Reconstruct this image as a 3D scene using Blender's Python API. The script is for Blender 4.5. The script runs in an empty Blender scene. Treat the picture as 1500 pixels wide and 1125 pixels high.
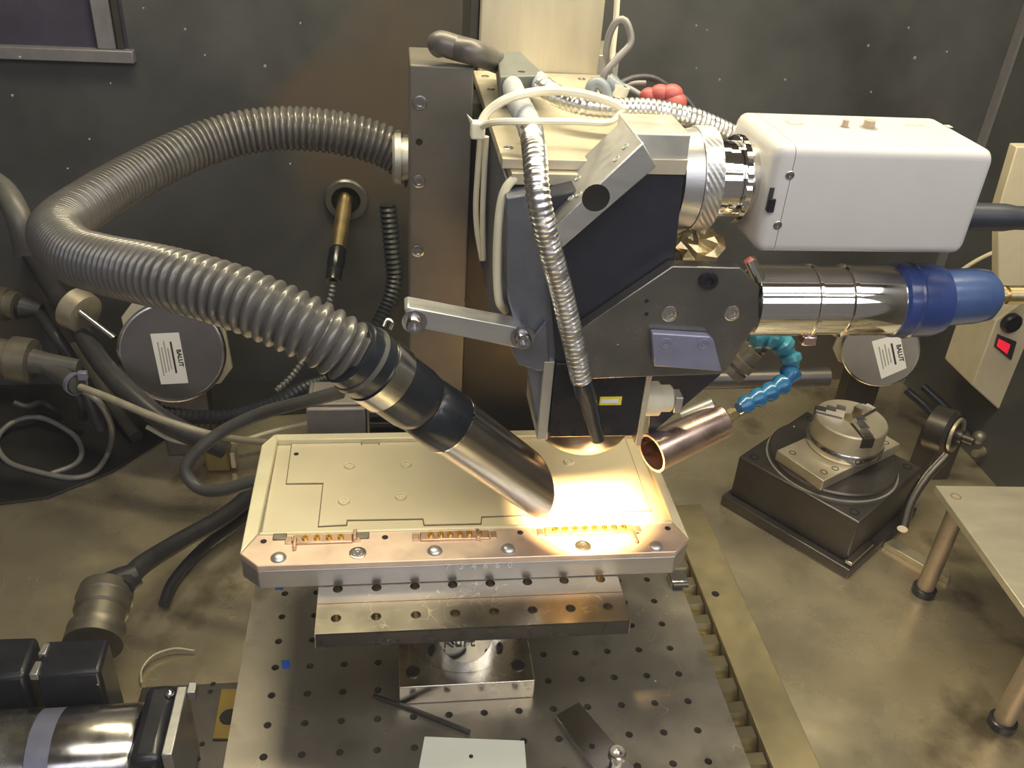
import bpy, bmesh, math, random
from mathutils import Vector, Matrix
random.seed(4)
S = 0.001                      # all coordinates below are millimetres
V = Vector
sc = bpy.context.scene
COL = sc.collection

# ------------------------------------------------------------------ camera
F_PX = 1320.0
CAM = V((-61.816, -541.171, 537.281))
FW = V((0.13047054, 0.8396036, -0.52729805))
RT = V((0.99140845, -0.11547882, 0.06143236))
UP = V((0.00931293, 0.53078285, 0.84745668))
cd = bpy.data.cameras.new('camera'); cam = bpy.data.objects.new('camera', cd); COL.objects.link(cam)
cd.sensor_width = 36.0; cd.lens = F_PX / 1500 * 36.0; cd.clip_start = 0.005; cd.clip_end = 30
m3 = Matrix((RT, UP, -FW)).transposed()
cam.matrix_world = Matrix.Translation(CAM * S) @ m3.to_4x4()
sc.camera = cam

def ray(px, py): return FW + RT * ((px - 750) / F_PX) - UP * ((py - 562.5) / F_PX)
def PZ(px, py, z): d = ray(px, py); return CAM + d * ((z - CAM.z) / d.z)
def PY(px, py, y): d = ray(px, py); return CAM + d * ((y - CAM.y) / d.y)
def PD(px, py, k): return CAM + ray(px, py) * k
def xz(pts, y): return [(p.x, p.z) for p in (PY(a, b, y) for a, b in pts)]
def xy(pts, z): return [(p.x, p.y) for p in (PZ(a, b, z) for a, b in pts)]

# ------------------------------------------------------------------ world, lights, exposure
w = bpy.data.worlds.new('world'); sc.world = w; w.use_nodes = True
w.node_tree.nodes['Background'].inputs[0].default_value = (0.95, 0.86, 0.80, 1)
w.node_tree.nodes['Background'].inputs[1].default_value = 0.16
vs = sc.view_settings
vs.view_transform = 'Standard'; vs.look = 'None'; vs.gamma = 1.0; vs.use_curve_mapping = False
vs.exposure = 0.22

def area(name, loc, target, sx, sy, power, col):
    l = bpy.data.lights.new(name, 'AREA'); l.shape = 'RECTANGLE'; l.size = sx * S; l.size_y = sy * S
    l.energy = power; l.color = col
    o = bpy.data.objects.new(name, l); COL.objects.link(o)
    o.location = V(loc) * S
    d = (V(target) - V(loc)).normalized()
    o.rotation_euler = d.to_track_quat('-Z', 'Y').to_euler()
    return o
# two fluorescent tubes under the chamber roof, the room's ceiling lights behind the camera
area('tube_lamp', (120, -310, 745), (100, -40, 0), 1000, 240, 3.3, (1.0, 0.95, 0.88))
area('tube_lamp', (120, 120, 745), (100, 60, 0), 900, 60, 6.0, (1.0, 0.87, 0.58))
area('room_lamp', (-250, -1500, 1150), (50, 0, 150), 1200, 500, 4.5, (0.80, 0.80, 1.0))
area('room_lamp', (900, -1300, 900), (150, 0, 150), 600, 400, 3.0, (0.80, 0.82, 1.0))

# ------------------------------------------------------------------ materials
MATS = {}
def mat(name, col, metal=0.0, rough=0.5, var=0.12, scale=60.0, rvar=0.12, bump=0.0, bscale=None, stretch=(1, 1, 1),
        emis=None, alpha=None, trans=0.0, spots=None, coat=0.0, contrast=1.0, scratch=None):
    m = bpy.data.materials.new(name); m.use_nodes = True; MATS[name] = m
    nt = m.node_tree; N = nt.nodes; L = nt.links; b = N['Principled BSDF']
    tc = N.new('ShaderNodeTexCoord'); mp = N.new('ShaderNodeMapping'); L.new(tc.outputs['Object'], mp.inputs[0])
    mp.inputs['Scale'].default_value = stretch
    no = N.new('ShaderNodeTexNoise'); no.inputs['Scale'].default_value = scale; no.inputs['Detail'].default_value = 6
    no.inputs['Roughness'].default_value = 0.6
    L.new(mp.outputs[0], no.inputs['Vector'])
    cr = N.new('ShaderNodeValToRGB'); L.new(no.outputs['Fac'], cr.inputs[0])
    cr.color_ramp.elements[0].position = 0.5 - 0.22 / contrast; cr.color_ramp.elements[1].position = 0.5 + 0.22 / contrast
    cr.color_ramp.elements[0].color = tuple(max(0, c * (1 - var)) for c in col) + (1,)
    cr.color_ramp.elements[1].color = tuple(min(1, c * (1 + var)) for c in col) + (1,)
    out = cr.outputs[0]
    if spots:                                            # stains with a shape of their own: (colour, scale, threshold)
        sn = N.new('ShaderNodeTexNoise'); sn.inputs['Scale'].default_value = spots[1]; sn.inputs['Detail'].default_value = 5
        L.new(tc.outputs['Object'], sn.inputs['Vector'])
        sr = N.new('ShaderNodeValToRGB'); sr.color_ramp.elements[0].position = spots[2]; sr.color_ramp.elements[1].position = min(1, spots[2] + 0.12)
        L.new(sn.outputs['Fac'], sr.inputs[0])
        mx = N.new('ShaderNodeMix'); mx.data_type = 'RGBA'
        L.new(sr.outputs[0], mx.inputs[0]); L.new(out, mx.inputs[6]); mx.inputs[7].default_value = tuple(spots[0]) + (1,)
        out = mx.outputs[2]
    if scratch:                                          # hairline scratches: (colour, scale, width)
        qn = N.new('ShaderNodeTexNoise'); qn.inputs['Scale'].default_value = scratch[1]; qn.inputs['Detail'].default_value = 1.0; qn.inputs['Distortion'].default_value = 2.5
        L.new(tc.outputs['Object'], qn.inputs['Vector'])
        qa = N.new('ShaderNodeMath'); qa.operation = 'COMPARE'; qa.inputs[1].default_value = 0.5; qa.inputs[2].default_value = scratch[2]
        L.new(qn.outputs['Fac'], qa.inputs[0])
        qm = N.new('ShaderNodeTexNoise'); qm.inputs['Scale'].default_value = scratch[1] * .9; L.new(tc.outputs['Object'], qm.inputs['Vector'])
        qg = N.new('ShaderNodeMath'); qg.operation = 'GREATER_THAN'; qg.inputs[1].default_value = 0.53; L.new(qm.outputs['Fac'], qg.inputs[0])
        qp = N.new('ShaderNodeMath'); qp.operation = 'MULTIPLY'; L.new(qa.outputs[0], qp.inputs[0]); L.new(qg.outputs[0], qp.inputs[1])
        mx2 = N.new('ShaderNodeMix'); mx2.data_type = 'RGBA'
        L.new(qp.outputs[0], mx2.inputs[0]); L.new(out, mx2.inputs[6]); mx2.inputs[7].default_value = tuple(scratch[0]) + (1,)
        out = mx2.outputs[2]
    L.new(out, b.inputs['Base Color'])
    b.inputs['Metallic'].default_value = metal
    mr = N.new('ShaderNodeMapRange'); L.new(no.outputs['Fac'], mr.inputs[0])
    mr.inputs[1].default_value = 0.3; mr.inputs[2].default_value = 0.7
    mr.inputs[3].default_value = max(0.02, rough - rvar * rough); mr.inputs[4].default_value = min(1, rough + rvar * rough)
    L.new(mr.outputs[0], b.inputs['Roughness'])
    if bump:
        bn = N.new('ShaderNodeTexNoise'); bn.inputs['Scale'].default_value = bscale or scale * 4; bn.inputs['Detail'].default_value = 4
        L.new(mp.outputs[0], bn.inputs['Vector'])
        bp = N.new('ShaderNodeBump'); bp.inputs['Strength'].default_value = bump; bp.inputs['Distance'].default_value = 0.001
        L.new(bn.outputs['Fac'], bp.inputs['Height']); L.new(bp.outputs[0], b.inputs['Normal'])
    if emis:
        b.inputs['Emission Color'].default_value = tuple(emis[0]) + (1,); b.inputs['Emission Strength'].default_value = emis[1]
    if trans: b.inputs['Transmission Weight'].default_value = trans
    if coat: b.inputs['Coat Weight'].default_value = coat; b.inputs['Coat Roughness'].default_value = 0.1
    return m

mat('floor_steel', (0.72, 0.63, 0.44), 0.78, 0.29, var=0.22, scale=9, rvar=0.35, bump=0.12, bscale=160, spots=((0.22, 0.18, 0.11), 11, 0.60), scratch=((0.75, 0.68, 0.5), 16, 0.0016))
mat('wall_dark', (0.082, 0.084, 0.087), 0.2, 0.5, var=0.35, scale=6, rvar=0.4, spots=((0.125, 0.10, 0.078), 4, 0.55))
mat('wall_trim', (0.22, 0.215, 0.235), 0.3, 0.5)
mat('cream_metal', (0.64, 0.58, 0.44), 0.5, 0.42, var=0.08, scale=90, stretch=(1, 1, 0.15), bump=0.05)
mat('alu', (0.60, 0.60, 0.60), 0.85, 0.38, var=0.07, scale=200, stretch=(0.2, 1, 1), bump=0.04)
mat('alu_dull', (0.56, 0.55, 0.50), 0.7, 0.5, var=0.12, scale=60)
mat('brown_plate', (0.15, 0.138, 0.118), 0.2, 0.42, var=0.12, scale=30, bump=0.04)
mat('black_anod', (0.022, 0.022, 0.028), 0.3, 0.28, var=0.2, scale=40)
mat('dark_panel', (0.045, 0.048, 0.065), 0.5, 0.25, var=0.2, scale=30)
mat('blue_grey', (0.20, 0.21, 0.25), 0.6, 0.35, var=0.15, scale=50)
mat('front_plate', (0.22, 0.21, 0.19), 0.8, 0.25, var=0.25, scale=20, rvar=0.3)
mat('lilac', (0.27, 0.28, 0.40), 0.4, 0.35, var=0.1, scale=60)
mat('chrome', (0.86, 0.84, 0.82), 1.0, 0.06, var=0.04, scale=40, rvar=0.4)
mat('chrome_worn', (0.72, 0.69, 0.64), 1.0, 0.22, var=0.2, scale=25, rvar=0.5, bump=0.08)
mat('stainless', (0.50, 0.48, 0.47), 1.0, 0.24, var=0.05, scale=20, rvar=0.1)
mat('carriage_dark', (0.02, 0.02, 0.02), 0.0, 0.6, var=0.2, scale=30)
mat('gunmetal', (0.115, 0.105, 0.10), 0.75, 0.36, var=0.2, scale=25, bump=0.06)
mat('breadboard', (0.36, 0.33, 0.28), 0.8, 0.40, var=0.16, scale=16, rvar=0.25, bump=0.06, bscale=300, spots=((0.20, 0.18, 0.15), 14, 0.58), scratch=((0.6, 0.55, 0.45), 20, 0.0016))
mat('hole_dark', (0.02, 0.018, 0.016), 0.3, 0.6)
mat('bar_steel', (0.50, 0.46, 0.38), 1.0, 0.24, var=0.10, scale=30, rvar=0.12, scratch=((0.85, 0.78, 0.6), 38, 0.007))
mat('work_cream', (0.74, 0.66, 0.47), 0.25, 0.45, var=0.03, scale=20)
mat('work_rim', (0.84, 0.78, 0.55), 0.3, 0.42, var=0.05, scale=40)
mat('work_side', (0.50, 0.49, 0.50), 0.85, 0.36, var=0.10, scale=60, stretch=(0.3, 1, 1))
mat('work_groove', (0.14, 0.11, 0.06), 0.1, 0.6)
mat('work_copper', (0.80, 0.62, 0.49), 0.65, 0.40, var=0.10, scale=60)
mat('gold', (0.85, 0.58, 0.16), 1.0, 0.28)
mat('shell_copper', (0.72, 0.50, 0.35), 0.9, 0.33)
mat('hose_grey', (0.11, 0.105, 0.10), 0.1, 0.34, var=0.16, scale=30, coat=0.4)
mat('hose_black', (0.03, 0.035, 0.045), 0.0, 0.40, var=0.2, scale=30)
mat('rubber', (0.014, 0.018, 0.024), 0.0, 0.30, var=0.3, scale=40, coat=0.3)
mat('darkening_sheet', (0.02, 0.02, 0.02), 0.0, 0.6, var=0.3, scale=20)
mat('flange_grey', (0.16, 0.155, 0.14), 0.5, 0.35)
mat('cable_grey', (0.085, 0.083, 0.078), 0.0, 0.42, var=0.2, scale=50)
mat('cable_dark', (0.045, 0.045, 0.05), 0.0, 0.42, var=0.2, scale=50)
mat('cable_cream', (0.72, 0.67, 0.50), 0.0, 0.45, var=0.06)
mat('cable_tan', (0.36, 0.33, 0.25), 0.0, 0.36, var=0.2)
mat('cable_steel', (0.26, 0.25, 0.24), 0.2, 0.42, var=0.15)
mat('conduit_dark', (0.13, 0.12, 0.11), 0.2, 0.4, var=0.15)
mat('tie_white', (0.82, 0.77, 0.60), 0.0, 0.42, var=0.05)
mat('goose', (0.80, 0.80, 0.80), 1.0, 0.30, var=0.08, scale=60)
mat('goose_sleeve', (0.44, 0.47, 0.52), 0.1, 0.40, var=0.08)
mat('splitter', (0.17, 0.18, 0.17), 0.3, 0.50)
mat('cam_white', (0.58, 0.56, 0.55), 0.0, 0.38, var=0.03, scale=30)
mat('cam_front', (0.76, 0.68, 0.50), 0.0, 0.45, var=0.04)
mat('knob_tan', (0.42, 0.34, 0.24), 0.0, 0.5)
mat('ink', (0.03, 0.03, 0.03), 0.0, 0.6)
mat('ink_soft', (0.35, 0.34, 0.31), 0.0, 0.6)
mat('blue_boot', (0.022, 0.045, 0.17), 0.0, 0.28, var=0.25, scale=30, coat=0.4)
mat('blue_boot_tip', (0.045, 0.085, 0.22), 0.0, 0.3, var=0.25, scale=30, coat=0.4)
mat('loc_blue', (0.02, 0.17, 0.40), 0.0, 0.25, var=0.2, scale=60, coat=0.4)
mat('loc_teal', (0.05, 0.27, 0.38), 0.0, 0.28, var=0.2, scale=60, coat=0.4)
mat('brass', (0.78, 0.63, 0.34), 1.0, 0.34, var=0.15)
mat('foil', (0.78, 0.62, 0.34), 0.8, 0.34, var=0.3, scale=80, bump=0.4)
mat('copper_tube', (0.84, 0.64, 0.58), 1.0, 0.27, var=0.08, scale=30, rvar=0.4)
mat('label_white', (0.80, 0.79, 0.76), 0.0, 0.5, var=0.03)
mat('motor_face', (0.22, 0.205, 0.20), 0.8, 0.30, var=0.15, scale=14)
mat('motor_pale', (0.40, 0.37, 0.34), 0.7, 0.36, var=0.12, scale=14)
mat('tan_steel', (0.60, 0.54, 0.42), 0.7, 0.42, var=0.10, scale=60)
mat('stand_alu', (0.74, 0.68, 0.53), 0.65, 0.40, var=0.07, scale=70, stretch=(0.3, 1, 1), bump=0.03)
mat('leg_tan', (0.46, 0.37, 0.28), 0.6, 0.42, var=0.12)
mat('switch_box', (0.68, 0.60, 0.43), 0.0, 0.5, var=0.06)
mat('red_lit', (0.8, 0.03, 0.04), 0.0, 0.3, emis=((1.0, 0.02, 0.06), 0.5))
mat('red_cap', (0.50, 0.11, 0.10), 0.0, 0.45, var=0.12)
mat('grey_blue_plastic', (0.22, 0.25, 0.28), 0.0, 0.42)
mat('card_white', (0.86, 0.87, 0.78), 0.0, 0.6, var=0.02)
mat('tape_blue', (0.01, 0.12, 0.55), 0.0, 0.4)
mat('tape_yellow', (0.30, 0.20, 0.03), 0.1, 0.45, var=0.2)
mat('yellow', (0.80, 0.66, 0.05), 0.0, 0.5)
mat('amber', (0.25, 0.19, 0.05), 0.0, 0.35)
mat('grey_box', (0.30, 0.27, 0.25), 0.2, 0.5)
mat('servo_black', (0.02, 0.022, 0.03), 0.1, 0.36, var=0.3, coat=0.2)
mat('connector_grey', (0.22, 0.20, 0.16), 0.6, 0.42, var=0.25, scale=60)
mat('wire_clear', (0.62, 0.58, 0.46), 0.1, 0.3)
mat('rail_gold', (0.52, 0.44, 0.26), 0.8, 0.42, var=0.10, scale=30, bump=0.04)
mat('bellows', (0.50, 0.44, 0.28), 0.9, 0.30, var=0.1)
mat('window_violet', (0.06, 0.055, 0.085), 0.1, 0.25, var=0.4, scale=8)
mat('dust', (0.42, 0.40, 0.36), 0.0, 0.8)

def glass_mat():
    m = bpy.data.materials.new('window_glass'); m.use_nodes = True; nt = m.node_tree; nt.nodes.clear(); N = nt.nodes; L = nt.links
    o = N.new('ShaderNodeOutputMaterial'); mx = N.new('ShaderNodeMixShader'); t = N.new('ShaderNodeBsdfTransparent'); g = N.new('ShaderNodeBsdfGlossy')
    f = N.new('ShaderNodeFresnel'); f.inputs['IOR'].default_value = 1.45
    g.inputs['Roughness'].default_value = 0.02
    t.inputs['Color'].default_value = (0.97, 0.98, 0.97, 1)
    L.new(f.outputs[0], mx.inputs[0]); L.new(t.outputs[0], mx.inputs[1]); L.new(g.outputs[0], mx.inputs[2]); L.new(mx.outputs[0], o.inputs[0])
    MATS['glass'] = m
glass_mat()

# ------------------------------------------------------------------ builders
def basis(d):
    d = V(d).normalized()
    a = V((0, 0, 1)) if abs(d.z) < 0.9 else V((1, 0, 0))
    u = d.cross(a).normalized(); return d, u, d.cross(u).normalized()

def spline(pts, step):
    P = [V(p) for p in pts]
    P = [P[0] * 2 - P[1]] + P + [P[-1] * 2 - P[-2]]
    dense = []
    for i in range(1, len(P) - 2):
        a, b, c, d = P[i - 1:i + 3]
        for k in range(24):
            t = k / 24
            dense.append(0.5 * ((2 * b) + (c - a) * t + (2 * a - 5 * b + 4 * c - d) * t * t + (3 * b - a - 3 * c + d) * t ** 3))
    dense.append(P[-2])
    out = [dense[0]]; acc = 0; last = dense[0]; L = 0
    for q in dense[1:]:
        seg = (q - last).length
        while acc + seg >= step and seg > 1e-9:
            f = (step - acc) / seg; last = last + (q - last) * f; out.append(last.copy()); seg = (q - last).length; acc = 0
        acc += seg; last = q
    if (out[-1] - dense[-1]).length > step * 0.3: out.append(dense[-1])
    return out

class B:
    def __init__(s): s.v = []; s.f = []
    def add(s, v, f):
        n = len(s.v); s.v += [V(p) for p in v]; s.f += [tuple(i + n for i in q) for q in f]; return s
    def box(s, x0, x1, y0, y1, z0, z1):
        return s.add([(x, y, z) for z in (z0, z1) for y in (y0, y1) for x in (x0, x1)],
                     [(0, 2, 3, 1), (4, 5, 7, 6), (0, 1, 5, 4), (2, 6, 7, 3), (0, 4, 6, 2), (1, 3, 7, 5)])
    def prism(s, pts, axis, a, b):
        def p3(p, t): return (p[0], t, p[1]) if axis == 'y' else (p[0], p[1], t) if axis == 'z' else (t, p[0], p[1])
        n = len(pts)
        return s.add([p3(p, a) for p in pts] + [p3(p, b) for p in pts],
                     [tuple(range(n)), tuple(range(n, 2 * n))] + [(i, (i + 1) % n, n + (i + 1) % n, n + i) for i in range(n)])
    def lathe(s, p0, d, prof, n=24, closed=False):
        d, u, w_ = basis(d); p0 = V(p0); vs_ = []; fs = []
        for t, r in prof:
            for k in range(n):
                a = 2 * math.pi * k / n; vs_.append(p0 + d * t + (u * math.cos(a) + w_ * math.sin(a)) * r)
        m = len(prof)
        for i in range(m - 1 + (1 if closed else 0)):
            j = (i + 1) % m
            for k in range(n): fs.append((i * n + k, i * n + (k + 1) % n, j * n + (k + 1) % n, j * n + k))
        if not closed:
            fs.append(tuple(range(n))); fs.append(tuple(range((m - 1) * n, m * n)))
        return s.add(vs_, fs)
    def cyl(s, p0, p1, r0, r1=None, n=24):
        d = V(p1) - V(p0); return s.lathe(p0, d, [(0, r0), (d.length, r0 if r1 is None else r1)], n)
    def sweep(s, path, rad, n=12, caps=True):
        P = [V(p) for p in path]; m = len(P)
        t0 = (P[1] - P[0]).normalized(); _, u, w_ = basis(t0); vs_ = []; fs = []
        L = 0
        for i in range(m):
            t = (P[min(i + 1, m - 1)] - P[max(i - 1, 0)]).normalized()
            u = (u - t * u.dot(t)).normalized(); w_ = t.cross(u)
            if i: L += (P[i] - P[i - 1]).length
            r = rad(i, L) if callable(rad) else rad
            for k in range(n):
                a = 2 * math.pi * k / n; vs_.append(P[i] + (u * math.cos(a) + w_ * math.sin(a)) * r)
        for i in range(m - 1):
            for k in range(n): fs.append((i * n + k, i * n + (k + 1) % n, (i + 1) * n + (k + 1) % n, (i + 1) * n + k))
        if caps: fs.append(tuple(range(n))); fs.append(tuple(range((m - 1) * n, m * n)))
        return s.add(vs_, fs)
    def blob(s, c, rx, ry, rz, n=10, m=7, jit=0.0):
        vs_ = []; fs = []; c = V(c)
        for i in range(m + 1):
            th = math.pi * i / m
            for k in range(n):
                a = 2 * math.pi * k / n; j = 1 + random.uniform(-jit, jit)
                vs_.append(c + V((rx * math.sin(th) * math.cos(a) * j, ry * math.sin(th) * math.sin(a) * j, rz * math.cos(th) * j)))
        for i in range(m):
            for k in range(n): fs.append((i * n + k, i * n + (k + 1) % n, (i + 1) * n + (k + 1) % n, (i + 1) * n + k))
        return s.add(vs_, fs)
    def holed(s, x0, x1, y0, y1, z0, z1, cx, cy, pitch, r, depth, n=12):
        """plate whose top carries real round holes on a square grid (cx, cy lists of centres)"""
        h = pitch / 2
        gx0, gx1, gy0, gy1 = min(cx) - h, max(cx) + h, min(cy) - h, max(cy) + h
        def q(a, b, c, d):
            if b - a > 1e-6 and d - c > 1e-6: s.add([(a, c, z1), (b, c, z1), (b, d, z1), (a, d, z1)], [(0, 1, 2, 3)])
        q(x0, x1, y0, gy0); q(x0, x1, gy1, y1); q(x0, gx0, gy0, gy1); q(gx1, x1, gy0, gy1)
        for X in cx:
            for Y in cy:
                sq = []; ci = []
                for k in range(n):
                    a = 2 * math.pi * (k + 0.5) / n; c_, s_ = math.cos(a), math.sin(a); f = h / max(abs(c_), abs(s_))
                    sq.append((X + c_ * f, Y + s_ * f, z1)); ci.append((X + c_ * r, Y + s_ * r, z1))
                cor = [(X + h, Y + h, z1), (X - h, Y + h, z1), (X - h, Y - h, z1), (X + h, Y - h, z1)]
                lo = [(p[0], p[1], z1 - depth) for p in ci]
                fs = [(k, (k + 1) % n, n + (k + 1) % n, n + k) for k in range(n)]
                fs += [(n + k, n + (k + 1) % n, 2 * n + (k + 1) % n, 2 * n + k) for k in range(n)] + [tuple(range(2 * n, 3 * n))]
                for j in range(4):
                    a = math.pi / 4 + j * math.pi / 2; k = int(round(a / (2 * math.pi) * n - 0.5 - 0.01)) 
                    k = int(math.floor(a / (2 * math.pi) * n - 0.5)) % n
                    fs.append((k, 3 * n + j, (k + 1) % n))
                s.add(sq + ci + lo + cor, fs)
        s.add([(x, y, z) for z in (z0, z1) for y in (y0, y1) for x in (x0, x1)],
              [(0, 2, 3, 1), (0, 1, 5, 4), (2, 6, 7, 3), (0, 4, 6, 2), (1, 3, 7, 5)])
        return s
    def build(s, name, m, parent=None, local=False, smooth=True, bevel=0.0, seg=2, label=None, normals=True, kind=None):
        off = V((0, 0, 0))
        if parent is not None and not local:
            r = parent
            while r.parent: r = r.parent
            off = r.location / S
        me = bpy.data.meshes.new(name)
        me.from_pydata([tuple((p - off) * S) for p in s.v], [], s.f)
        if normals:
            bm = bmesh.new(); bm.from_mesh(me); bmesh.ops.recalc_face_normals(bm, faces=bm.faces); bm.to_mesh(me); bm.free()
        me.materials.append(MATS[m])
        if smooth:
            me.polygons.foreach_set('use_smooth', [True] * len(me.polygons)); me.set_sharp_from_angle(angle=0.65)
        o = bpy.data.objects.new(name, me); COL.objects.link(o)
        if parent is not None: o.parent = parent
        if bevel:
            b = o.modifiers.new('bevel', 'BEVEL'); b.width = bevel * S; b.segments = seg; b.limit_method = 'ANGLE'; b.angle_limit = 0.6
        if label: o['label'] = label
        if kind: o['kind'] = kind
        return o

def tag(o, label, cat, group=None, kind=None):
    o['label'] = label; o['category'] = cat
    if group: o['group'] = group
    if kind: o['kind'] = kind
    return o
def thing(name, label, cat, loc=(0, 0, 0), rotz=0.0, group=None):
    o = bpy.data.objects.new(name, None); COL.objects.link(o); o.empty_display_size = 0.01
    o.location = V(loc) * S; o.rotation_euler = (0, 0, rotz)
    return tag(o, label, cat, group)
def struct(o): o['kind'] = 'structure'; return o

def put(me, name, parent, pos, nrm, spin=0.0):
    """link shared mesh me at pos (world mm) with its +Z along nrm"""
    o = bpy.data.objects.new(name, me); COL.objects.link(o)
    r = parent
    while r.parent: r = r.parent
    o.parent = parent
    q = V(nrm).to_track_quat('Z', 'Y')
    o.rotation_mode = 'QUATERNION'; o.rotation_quaternion = q
    o.location = V(pos) * S - r.location
    return o
def proto(b, m, name):
    me = bpy.data.meshes.new(name); me.from_pydata([tuple(p * S) for p in b.v], [], b.f)
    bm = bmesh.new(); bm.from_mesh(me); bmesh.ops.recalc_face_normals(bm, faces=bm.faces); bm.to_mesh(me); bm.free()
    me.materials.append(MATS[m]); me.polygons.foreach_set('use_smooth', [True] * len(me.polygons)); me.set_sharp_from_angle(angle=0.65)
    return me
def cap_screw_mesh(r, h, m, name='cap_screw', n=14):
    return proto(B().lathe((0, 0, -0.3), (0, 0, 1), [(0, r * 1.0), (h * 0.85 + .3, r), (h + .3, r * 0.86), (h + .3, r * 0.52), (h * 0.35 + .3, r * 0.48)], n), m, name)
def flush_screw_mesh(r, m, name='flush_screw', n=14):
    return proto(B().lathe((0, 0, -0.3), (0, 0, 1), [(0, r), (.6, r), (.8, r * .9), (.8, r * .72), (.35, r * .66), (.35, r * .5), (.7, r * .46), (.7, r * .3), (0.38, r * .26)], n), m, name)
def dome_mesh(r, h, m, name='dome_screw', n=16):
    return proto(B().lathe((0, 0, -0.2), (0, 0, 1), [(0, r), (.3, r), (h * .55, r * .86), (h * .88, r * .55), (h, r * .2), (h, 0.05)], n), m, name)
def hole_mesh(r, name='screw_hole', n=12):
    return proto(B().lathe((0, 0, -0.4), (0, 0, 1), [(0, r * 1.08), (.48, r * 1.08), (.5, r), (.46, r * .96)], n), 'hole_dark', name)
def text(body, size, m, parent, pos, xdir, ydir, name='lettering', ext=0.08, bold=0.0, label=None):
    c = bpy.data.curves.new(name, 'FONT'); c.body = body; c.size = size * S; c.extrude = ext * S; c.offset = bold * S
    c.align_x = 'CENTER'; c.align_y = 'CENTER'; c.resolution_u = 2
    c.materials.append(MATS[m])
    tmp = bpy.data.objects.new(name, c); COL.objects.link(tmp)
    bpy.context.view_layer.update()
    me = bpy.data.meshes.new_from_object(tmp.evaluated_get(bpy.context.evaluated_depsgraph_get())); me.name = name
    bpy.data.objects.remove(tmp); bpy.data.curves.remove(c)
    me.materials.clear(); me.materials.append(MATS[m])
    o = bpy.data.objects.new(name, me); COL.objects.link(o)
    r = parent
    while r.parent: r = r.parent
    X = V(xdir).normalized(); Y = V(ydir); Y = (Y - X * Y.dot(X)).normalized(); Z = X.cross(Y)
    o.parent = parent
    o.matrix_local = Matrix.Translation(V(pos) * S - r.location) @ Matrix((X, Y, Z)).transposed().to_4x4()
    if label: o['label'] = label
    return o
def cable(name, pts, r, m, label, cat='cable', step=None, group=None, rad=None, n=10):
    path = spline(pts, step or max(2.5, r * 0.9))
    o = B().sweep(path, rad or r, n).build(name, m)
    return tag(o, label, cat, group)
UPV, FRONT, RIGHT = (0, 0, 1), (0, -1, 0), (1, 0, 0)

# ------------------------------------------------------------------ the chamber (setting)
FZ = -70.0
WY = 430.0
XL, XR = -640.0, 620.0
fl = struct(B().box(XL, XR, -440, WY, FZ - 10, FZ).build('floor', 'floor_steel'))
wb = struct(B().box(XL, XR, WY, WY + 12, FZ, 760).build('wall_back', 'wall_dark'))
struct(B().box(XL - 12, XL, -440, WY, FZ, 760).build('wall_left', 'wall_dark'))
struct(B().box(XR, XR + 12, -440, WY, FZ, 760).build('wall_right', 'wall_dark'))
struct(B().box(XL, XR, -440, WY, 760, 772).build('ceiling', 'wall_trim'))
# ledge and window of the back wall, top left
p0, p1 = PY(-60, 76, WY - 10), PY(196, 84, WY - 10)
led = struct(B().box(p0.x - 60, p1.x, WY - 12, WY - 0.5, p1.z - 6, p1.z + 6).build('trim_1', 'wall_trim', bevel=1))
w2 = struct(B().box(p0.x - 60, p1.x - 6, WY - 1.5, WY - 0.4, p1.z + 6, p1.z + 180).build('window_2', 'window_violet'))
q0, q1 = PY(135, 0, WY - 6), PY(158, 74, WY - 6)
B().box(q1.x - 9, q1.x + 8, WY - 8, WY - 1.5, p1.z + 6, p1.z + 180).build('window_frame', 'wall_trim', w2, bevel=1)
B().box(q1.x + 9, q1.x + 16, WY - 6, WY - 1.5, p1.z + 6, p1.z + 180).build('window_frame', 'gunmetal', w2, bevel=1)
# corner post where the back wall meets the right wall
struct(B().box(XR - 4, XR - 0.5, WY - 14, WY - 0.5, FZ, 755).build('trim_2', 'wall_trim'))

# front viewing window of the chamber with its frame
GY = -425.0
pane = struct(B().add([(XL, GY, FZ), (XR, GY, FZ), (XR, GY, 760), (XL, GY, 760)], [(0, 1, 2, 3)]).build('window_1', 'glass', normals=False))
db = B()
for (px, py, rr) in [(271, 43, 4), (388, 97, 5), (29, 84, 4), (18, 140, 4), (1020, 38, 4), (1340, 85, 5), (1272, 67, 4), (1150, 117, 4), (1054, 117, 4),
                     (1331, 41, 3.5), (1387, 76, 3), (1276, 135, 3), (440, 34, 3.5), (300, 81, 3), (210, 12, 3), (131, 204, 3), (99, 247, 3), (162, 122, 2.5),
                     (1020, 100, 3), (1036, 44, 3), (425, 240, 3), (905, 505, 2.5), (143, 1003, 2.5), (960, 998, 4), (1163, 625, 3)]:
    p = PY(px, py, GY - 0.25); r = rr * 0.42 * (p - CAM).length / F_PX
    db.blob(p, r, 0.12, r, 7, 4)
db.build('dust', 'dust', pane, kind='stuff')

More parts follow.
